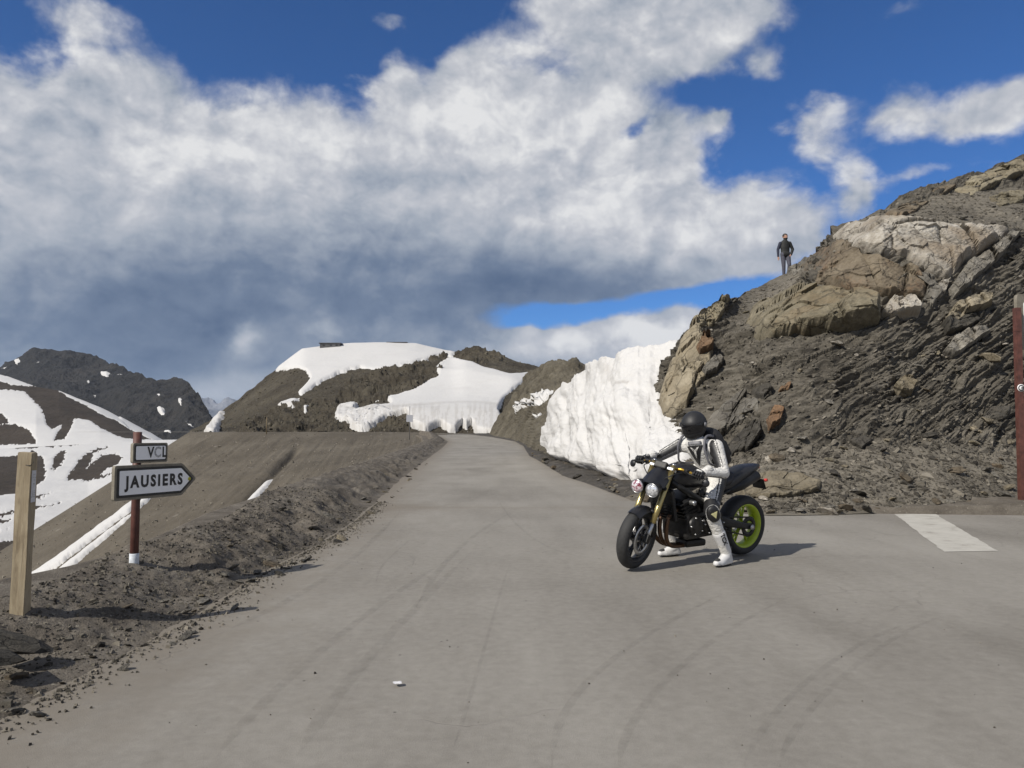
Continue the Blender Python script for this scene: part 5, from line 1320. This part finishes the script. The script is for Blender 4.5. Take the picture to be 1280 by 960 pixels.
LW = GL + Vector((-.085, .0, .03)); RW = GR + Vector((-.085, .01, .03))
side = (.25, .97, 0)
chest = (hip + neck) / 2 + Vector((.0, 0, .06))
caps = [('torso', hip + Vector((0, 0, .0)), hip + (neck - hip) * .45, .145, .138, side, .76), ('torso', hip + (neck - hip) * .45, neck - Vector((.02, 0, .06)), .142, .15, side, .76),
        ('yoke', LS + Vector((-.01, -.04, -.01)), RS + Vector((-.01, .04, -.01)), .082, .082), ('neck', neck - Vector((0, 0, .04)), headc - Vector((.02, 0, .06)), .068, .062),
        ('pelvis', LHp + Vector((0, -.02, 0)), RHp, .125, .125),
        ('larm', LS, LE, .074, .056), ('lfore', LE, LW, .056, .040), ('rarm', RS, RE, .074, .056), ('rfore', RE, RW, .055, .040),
        ('lthigh', LHp, LK, .108, .072), ('lshin', LK, LA, .069, .05), ('rthigh', RHp, RK, .108, .072), ('rshin', RK, RA_, .068, .05)]
out_l = Vector((-.2, .95, .1))
fwd = Vector((1, .1, .2)).normalized()
def suit(c, p, n):
    tag = c[0]; p = Vector(p); n = Vector(n)
    if tag in ('larm', 'lfore'):
        a = (Vector(c[2]) - Vector(c[1])).normalized(); o = Vector((-.75, .62, .25)) if tag == 'larm' else Vector((-.1, .75, .55)); o = (o - a * o.dot(a)).normalized(); q = n.dot(o)
        if q > .12: return 0
        if q > -.02: return 1
        if q > -.16: return 0
        return 1
    if tag in ('rarm', 'rfore'):
        a = (Vector(c[2]) - Vector(c[1])).normalized(); q = n.z
        if q > .78: return 0
        if q > .66: return 1
        if q > .56: return 0
        return 1 if q > -.35 else 2
    if tag in ('lthigh', 'rthigh'):
        s = 1 if tag[0] == 'l' else -1; q = n.dot(Vector((-.55, s * .75, .1)).normalized())
        if (p - Vector(c[2])).length < .13: return 1 if (p - Vector(c[2])).length < .115 or n.x > 0 else 2
        if q > .72: return 1
        if q > .62: return 0
        if q > .5: return 1
        return 0
    if tag in ('lshin', 'rshin'):
        if (p - Vector(c[1])).length < .085: return 1
        return 0
    if tag == 'pelvis': return 0 if n.x > .2 and n.z > -.2 else 1
    if tag == 'torso':
        q = n.dot(Vector((0, 1, 0)))
        if n.x < -.1: return 1
        if abs(q) > .9: return 1
        return 0
    if tag == 'yoke':
        return 0 if n.x > -.25 else 1
    return 1
body_o = grow('body', caps, .011, [LEATHER_W, LEATHER_K, LEATHER_G], suit, rider, 5)
# helmet: shell with chin bar, visor window
pf = Vector((math.cos(math.radians(24)), .30, -math.sin(math.radians(24)))).normalized()
hs_ = Vector((0, 0, 1)).cross(pf).normalized(); hu = pf.cross(hs_)
def hel(d):                                   # radius of the shell in direction d (forward, side, up)
    f, s, u = d
    r = .139 - .013 * abs(s) ** 2 + .010 * max(f, 0) ** 2
    if u < -.1: r += .028 * max(f, 0) * min(1, (-u - .1) * 2) - .022 * max(-f, 0)
    return r
V, Fc, vis = [], [], []
nu_, nv_ = 40, 26
for j in range(nv_ + 1):
    ph_ = -1.15 + (math.pi / 2 + 1.15) * j / nv_
    for i in range(nu_):
        th_ = 2 * math.pi * i / nu_; d = (math.cos(ph_) * math.cos(th_), math.cos(ph_) * math.sin(th_), math.sin(ph_)); r = hel(d)
        v_in = d[0] > .45 and -.28 < d[2] < .34
        if v_in: r -= .004
        V.append(headc + (pf * d[0] + hs_ * d[1] + hu * d[2]) * r)
for j in range(nv_):
    for i in range(nu_): Fc.append([j * nu_ + i, j * nu_ + (i + 1) % nu_, (j + 1) * nu_ + (i + 1) % nu_, (j + 1) * nu_ + i])
hk = K().add(V, Fc).out('helmet', HELM, rider)
vk = K(); VV = []; FF = []
nn, mm = 18, 9
for j in range(mm):
    u = -.27 + .60 * j / (mm - 1)
    for i in range(nn):
        th_ = (-1.12 + 2.24 * i / (nn - 1)) ; cu_ = math.sqrt(1 - u * u); d = (cu_ * math.cos(th_), cu_ * math.sin(th_), u); VV.append(headc + (pf * d[0] + hs_ * d[1] + hu * d[2]) * (hel(d) + .002))
for j in range(mm - 1):
    for i in range(nn - 1): FF.append([j * nn + i, j * nn + i + 1, (j + 1) * nn + i + 1, (j + 1) * nn + i])
vk.add(VV, FF).out('visor', VISOR, hk)
for s in (-1, 1): K().lathe([(0, .012), (.018, .01), (.022, 0)], headc + hs_ * s * .131 + hu * .015 + pf * .03, hs_ * s, 16).out('visor_pivot', LEATHER_G, hk)
# gloves: palm, four curled fingers round the grip, thumb under it
def glove(G, gd, wrist, s):
    k = K(); fw_ = Vector((1, 0, .05)); fw_ = (fw_ - gd * fw_.dot(gd)).normalized(); up = fw_.cross(gd).normalized(); up = up if up.z > 0 else -up
    knu = G + fw_ * .012 + up * .038
    k.add(*capsule(wrist, G + up * .034 - fw_ * .03, .036, .034, tuple(gd), .62)); k.add(*capsule(G + up * .034 - fw_ * .03 - gd * .028, G + up * .036 - fw_ * .02 + gd * .028, .020, .019))
    for i, o in enumerate((-.034, -.0115, .0115, .033)):
        ln = (.92, 1.05, 1.0, .85)[i]; b0 = knu + gd * o; b1 = G + gd * o + fw_ * .040 * ln + up * .020; b2 = G + gd * o + fw_ * .030 - up * .020 * ln; b3 = G + gd * o + fw_ * .004 - up * .029
        k.add(*capsule(b0, b1, .0105, .0098)); k.add(*capsule(b1, b2, .0098, .009)); k.add(*capsule(b2, b3, .009, .0078))
    t0 = G - gd * .04 - fw_ * .025 + up * .02; k.add(*capsule(t0, G - gd * .045 - up * .012, .0125, .011)); k.add(*capsule(G - gd * .045 - up * .012, G - gd * .03 + fw_ * .02 - up * .03, .011, .009))
    g = k.out('glove', LEATHER_K, rider)
    wv = (wrist - G).normalized()
    K().add(*capsule(wrist + wv * .03, wrist + wv * .07, .039, .045)).out('cuff', LEATHER_W, g)
    K().add(*capsule(G + up * .052 - fw_ * .005 - gd * .02, G + up * .052 - fw_ * .005 + gd * .02, .009, .009)).out('knuckle_guard', LEATHER_W, g)
glove(GL, GLd, LW, 1); glove(GR, GRd, RW, -1)
# boots
def boot(A, toe_dir, shin_top):
    td = Vector(toe_dir).normalized(); heel = Vector((A.x, A.y, .045)) - td * .045; toe = Vector((A.x, A.y, .040)) + td * .165
    cs = [('s', A + (shin_top - A) * .48, A + Vector((0, 0, .02)), .066, .052), ('s', A, heel, .052, .043), ('s', heel, toe - td * .06, .043, .044), ('s', A - Vector((0, 0, .03)), toe - td * .06, .05, .040), ('s', toe - td * .06, toe, .042, .032)]
    def r_(c, p, n): return 1 if p[2] < .022 else 0
    b_ = grow('boot', cs, .008, [BOOT, SOLE], r_, rider, 3)
    K().add(*capsule(toe - td * .005 + Vector((0, 0, .018)), toe - td * .03 + Vector((0, 0, .022)), .024, .026)).out('toe_slider', SOLE, b_)
    K().box(A - td * .052 + Vector((0, 0, .03)), (.03, .05, .07), (0, 0, math.atan2(td.y, td.x)), .01).out('ankle_guard', LEATHER_K, b_)
    return b_
lb = boot(LA, (.95, .12, 0), LK); boot(RA_, (.95, -.15, 0), RK)
# knee slider with its badge, chest patch, boot lettering
kd = Vector((.32, .85, -.25)).normalized(); ku = (LA - LK).normalized() * -1; ku = (ku - kd * ku.dot(kd)).normalized(); kx = ku.cross(kd)
kp = LK + kd * .066
ks = K().loft([ering(kp + kd * o, kx, ku, rx, ry, 22, 2.3) for o, rx, ry in ((-.03, .062, .09), (.0, .06, .086), (.012, .045, .068), (.016, .03, .05))]).out('knee_slider', LEATHER_K, rider)
K().slab([(-.034, .026), (.034, .026), (0, -.040)], (kp + kd * .017, kx, ku, kd), 0, .003).out('slider_badge', CREAM, ks)
K().loft([ering(kp - kd * .012 + ku * .0 - kx * .004, kx, ku, rx, ry, 22, 2.3) for rx, ry in ((.072, .10), (.066, .094))] , cap=False).out('slider_border', LEATHER_W, ks)
cd = Vector((.88, .42, .22)).normalized(); cu2 = Vector((.12, 0, 1)); cu2 = (cu2 - cd * cu2.dot(cd)).normalized(); cx2 = cu2.cross(cd)
def body_hit(o, d):
    hit, loc, nrm_, _ = body_o.ray_cast(o, d); return loc if hit else None
def patch(name, outline, centre, d, ux, uy, mat, lift, parent=rider):
    """a thin leather patch that follows the body under it"""
    dg = bpy.context.evaluated_depsgraph_get()
    bm = bmesh.new(); vs = [bm.verts.new((x, y, 0)) for x, y in outline]; bm.faces.new(vs); bmesh.ops.triangulate(bm, faces=bm.faces[:]); bmesh.ops.subdivide_edges(bm, edges=bm.edges[:], cuts=5, use_grid_fill=True)
    for v in bm.verts:
        q = centre + ux * v.co.x + uy * v.co.y; h = body_hit(q + d * .5, -d); v.co = (h if h is not None else q) + d * lift
    bmesh.ops.solidify(bm, geom=bm.faces[:], thickness=.002)
    return K().bm(bm).out(name, mat, parent)
bpy.context.view_layer.update()
cc = Vector((-.02, .09, 1.10))
cp_ = patch('chest_patch', [(-.088, .062), (.088, .062), (.02, -.085), (0, -.115), (-.02, -.085)], cc, cd, cx2, cu2, LEATHER_K, .004)
for pts in ([(-.012, .03), (0, .012), (.012, .03), (.010, -.03), (0, -.055), (-.010, -.03)], [(-.050, .046), (-.022, .036), (-.016, .0), (-.030, .022)], [(.050, .046), (.030, .022), (.016, .0), (.022, .036)]):
    patch('emblem', pts, cc, cd, cx2, cu2, LEATHER_W, .009, cp_)
patch('collar', [(-.075, .075), (.075, .075), (.07, .105), (-.07, .105)], cc, cd, cx2, cu2, LEATHER_G, .012)
bx_ = (LK - LA).normalized(); bn_ = Vector((.35, .93, 0)).normalized(); by2 = bn_.cross(bx_).normalized()
text_part('lettering', 'TCX', frame_m(LA + (LK - LA) * .36 + bn_ * .064, bx_ * -1, by2 * -1, bn_), .06, LEATHER_K, lb, .002, .002)
# rucksack with grey straps
bag = empty('rucksack', (BIKE_C[0], BIKE_C[1], 0), (0, 0, HEAD), label='black rucksack with grey shoulder straps worn on the leather-clad back', category='rucksack')
tdir = (neck - hip).normalized(); bk_ = Vector((-.95, .0, .35)); bk_ = (bk_ - tdir * bk_.dot(tdir)).normalized(); bs_ = tdir.cross(bk_).normalized()
bc = (hip + neck) / 2 + bk_ * .165 + tdir * .03
CLOTH = plain('black_nylon', (.012, .012, .013), .7, var=.3, scale=60, bumpd=.002)
CLOTHG = plain('grey_nylon', (.10, .10, .112), .65, var=.2, scale=60)
K().loft([ering(bc + tdir * t, bs_, bk_, rx, ry, 24, 3.2) for t, rx, ry in ((-.205, .09, .05), (-.19, .135, .075), (-.05, .15, .09), (.10, .145, .085), (.18, .12, .065), (.215, .07, .035))]).out('bag', CLOTH, bag)
K().loft([ering(bc + bk_ * .085 + tdir * t, bs_, bk_, rx, ry, 18, 3) for t, rx, ry in ((-.17, .08, .02), (-.15, .11, .035), (.0, .11, .035), (.03, .08, .015))]).out('pocket', CLOTH, bag)
for s, sh in ((1, LS), (-1, RS)):
    ins = sh + (neck - sh) * .34
    pts = [bc + bk_ * -.07 + tdir * .17 + bs_ * (.06 if (bs_.y > 0) == (s > 0) else -.06), ins + Vector((-.05, 0, .085)), ins + Vector((.045, 0, .085)), ins + Vector((.10, .02 * s, .0)), ins + Vector((.092, .035 * s, -.10)), ins + Vector((.03, .05 * s, -.2)), bc - tdir * .15 + bs_ * (.12 if (bs_.y > 0) == (s > 0) else -.12) - bk_ * .05]
    st_ = K(); st_.tube(pts, [.010, .013, .0135, .013, .012, .009, .007], 10, sub=5); st_.out('strap', CLOTHG, bag)

# ---- person standing on the ridge
SKIN = plain('skin', (.42, .24, .17), .5, var=.08, scale=20)
HAIR = plain('dark_hair', (.022, .016, .012), .7, var=.3, scale=60)
JACKET = plain('black_jacket', (.010, .011, .010), .75, var=.3, scale=14, bumpd=.006)
NAVY = plain('navy_sleeve', (.012, .016, .035), .75, var=.2, scale=14)
JEANS = plain('grey_trousers', (.055, .056, .075), .8, var=.25, scale=14, bumpd=.005)
SHOE = plain('pale_shoe', (.45, .42, .36), .7)
Ym = 29.0; mtop = W(981, 292, Ym); MH = 1.76
man = empty('person', (mtop[0], Ym, mtop[2] - MH), (0, 0, 0), label='person in black jacket and grey trousers standing on the rocky ridge', category='person')
# x to the right of the picture, -y toward the viewer
mh = Vector((0, 0, 1.625))
lsh, rsh = Vector((.185, 0, 1.39)), Vector((-.185, 0, 1.38)); lel, rel_ = Vector((.30, .03, 1.15)), Vector((-.27, .02, 1.14)); lwr, rwr = Vector((.20, -.07, .93)), Vector((-.285, -.04, .86))
lhp, rhp = Vector((.095, 0, .93)), Vector((-.09, 0, .93)); lkn, rkn = Vector((.115, -.10, .52)), Vector((-.075, -.02, .49)); lan, ran = Vector((.105, .0, .15)), Vector((-.06, .02, .10))
mc = [('jk', Vector((0, 0, .96)), Vector((0, 0, 1.2)), .168, .172, (1, 0, 0), .66), ('jk', Vector((0, 0, 1.2)), Vector((0, 0, 1.36)), .18, .165, (1, 0, 0), .66), ('jk', lsh - Vector((.03, 0, .02)), Vector((.04, 0, 1.46)), .062, .06), ('jk', rsh + Vector((.03, 0, -.02)), Vector((-.04, 0, 1.46)), .062, .06), ('jk', Vector((0, 0, 1.42)), Vector((0, 0, 1.50)), .08, .068),
      ('neck', Vector((0, 0, 1.45)), mh - Vector((0, 0, .07)), .056, .055), ('head', mh + Vector((.005, 0, .035)), mh + Vector((.02, -.02, -.05)), .105, .08), ('nose', mh + Vector((.045, -.075, .0)), mh + Vector((.058, -.092, -.02)), .014, .014),
      ('jk', lsh, lel, .066, .058), ('jk', lel, lwr, .06, .048), ('nv', rsh, rel_, .066, .056), ('nv', rel_, rwr, .056, .043),
      ('hand', lwr, lwr + Vector((-.05, -.02, -.07)), .032, .03), ('hand', rwr, rwr + Vector((.0, -.01, -.07)), .032, .028),
      ('tr', Vector((.05, 0, .95)), Vector((-.05, 0, .95)), .14, .14), ('tr', lhp, lkn, .10, .072), ('tr', lkn, lan, .07, .055), ('tr', rhp, rkn, .10, .072), ('tr', rkn, ran, .07, .055),
      ('shoe', lan + Vector((0, .04, -.06)), lan + Vector((.03, -.15, -.085)), .05, .042), ('shoe', ran + Vector((0, .04, -.055)), ran + Vector((-.03, -.15, -.06)), .05, .042)]
for i in range(4): mc.append(('hand', rwr + Vector((-.024 + .016 * i, -.012, -.09)), rwr + Vector((-.022 + .016 * i, -.02, -.165 + .008 * abs(i - 1.5))), .0095, .008)); mc.append(('hand', lwr + Vector((-.08 + .012 * i, -.03, -.09)), lwr + Vector((-.085 + .012 * i, -.02, -.15)), .0095, .008))
mc.append(('hand', rwr + Vector((.028, -.02, -.05)), rwr + Vector((.036, -.035, -.105)), .0105, .009))
def dress(c, p, n):
    t = c[0]
    if t == 'head':
        q = Vector(p) - mh
        if q.z > .062 or (q.z > -.03 and q.y > -.01 and q.x < .05) or (q.z > .0 and q.x < -.045): return 1
        if q.z < -.045: return 1                  # beard
        return 0
    return {'jk': 2, 'nv': 3, 'tr': 4, 'shoe': 5, 'hand': 0, 'neck': 0, 'nose': 0}[t]
grow('body', mc, .012, [SKIN, HAIR, JACKET, NAVY, JEANS, SHOE], dress, man, 3)
for s in (-1, 1): K().add(*capsule(mh + Vector((.045 + .03 * s, -.075 + .012 * s, .025)), mh + Vector((.050 + .03 * s, -.077 + .012 * s, .025)), .011, .011)).out('eye', HAIR, man)
K().add(*capsule(mh + Vector((-.085, .0, .0)), mh + Vector((-.085, .005, .02)), .018, .02)).out('ear', SKIN, man)

# ------------------------------------------------------------------ thin mountain air
HZ = bpy.data.materials.new('mountain_air'); HZ.use_nodes = True; nt = HZ.node_tree; nt.nodes.clear()
pv = nt.nodes.new('ShaderNodeVolumePrincipled'); pv.inputs['Color'].default_value = (.62, .76, 1.0, 1); pv.inputs['Density'].default_value = 4e-5; pv.inputs['Anisotropy'].default_value = .2
om = nt.nodes.new('ShaderNodeOutputMaterial'); nt.links.new(pv.outputs[0], om.inputs['Volume'])
K().box((0, 0, 0), (20400, 20400, 1100)).out('haze', HZ, None, kind='stuff').location = (0, 0, -60)
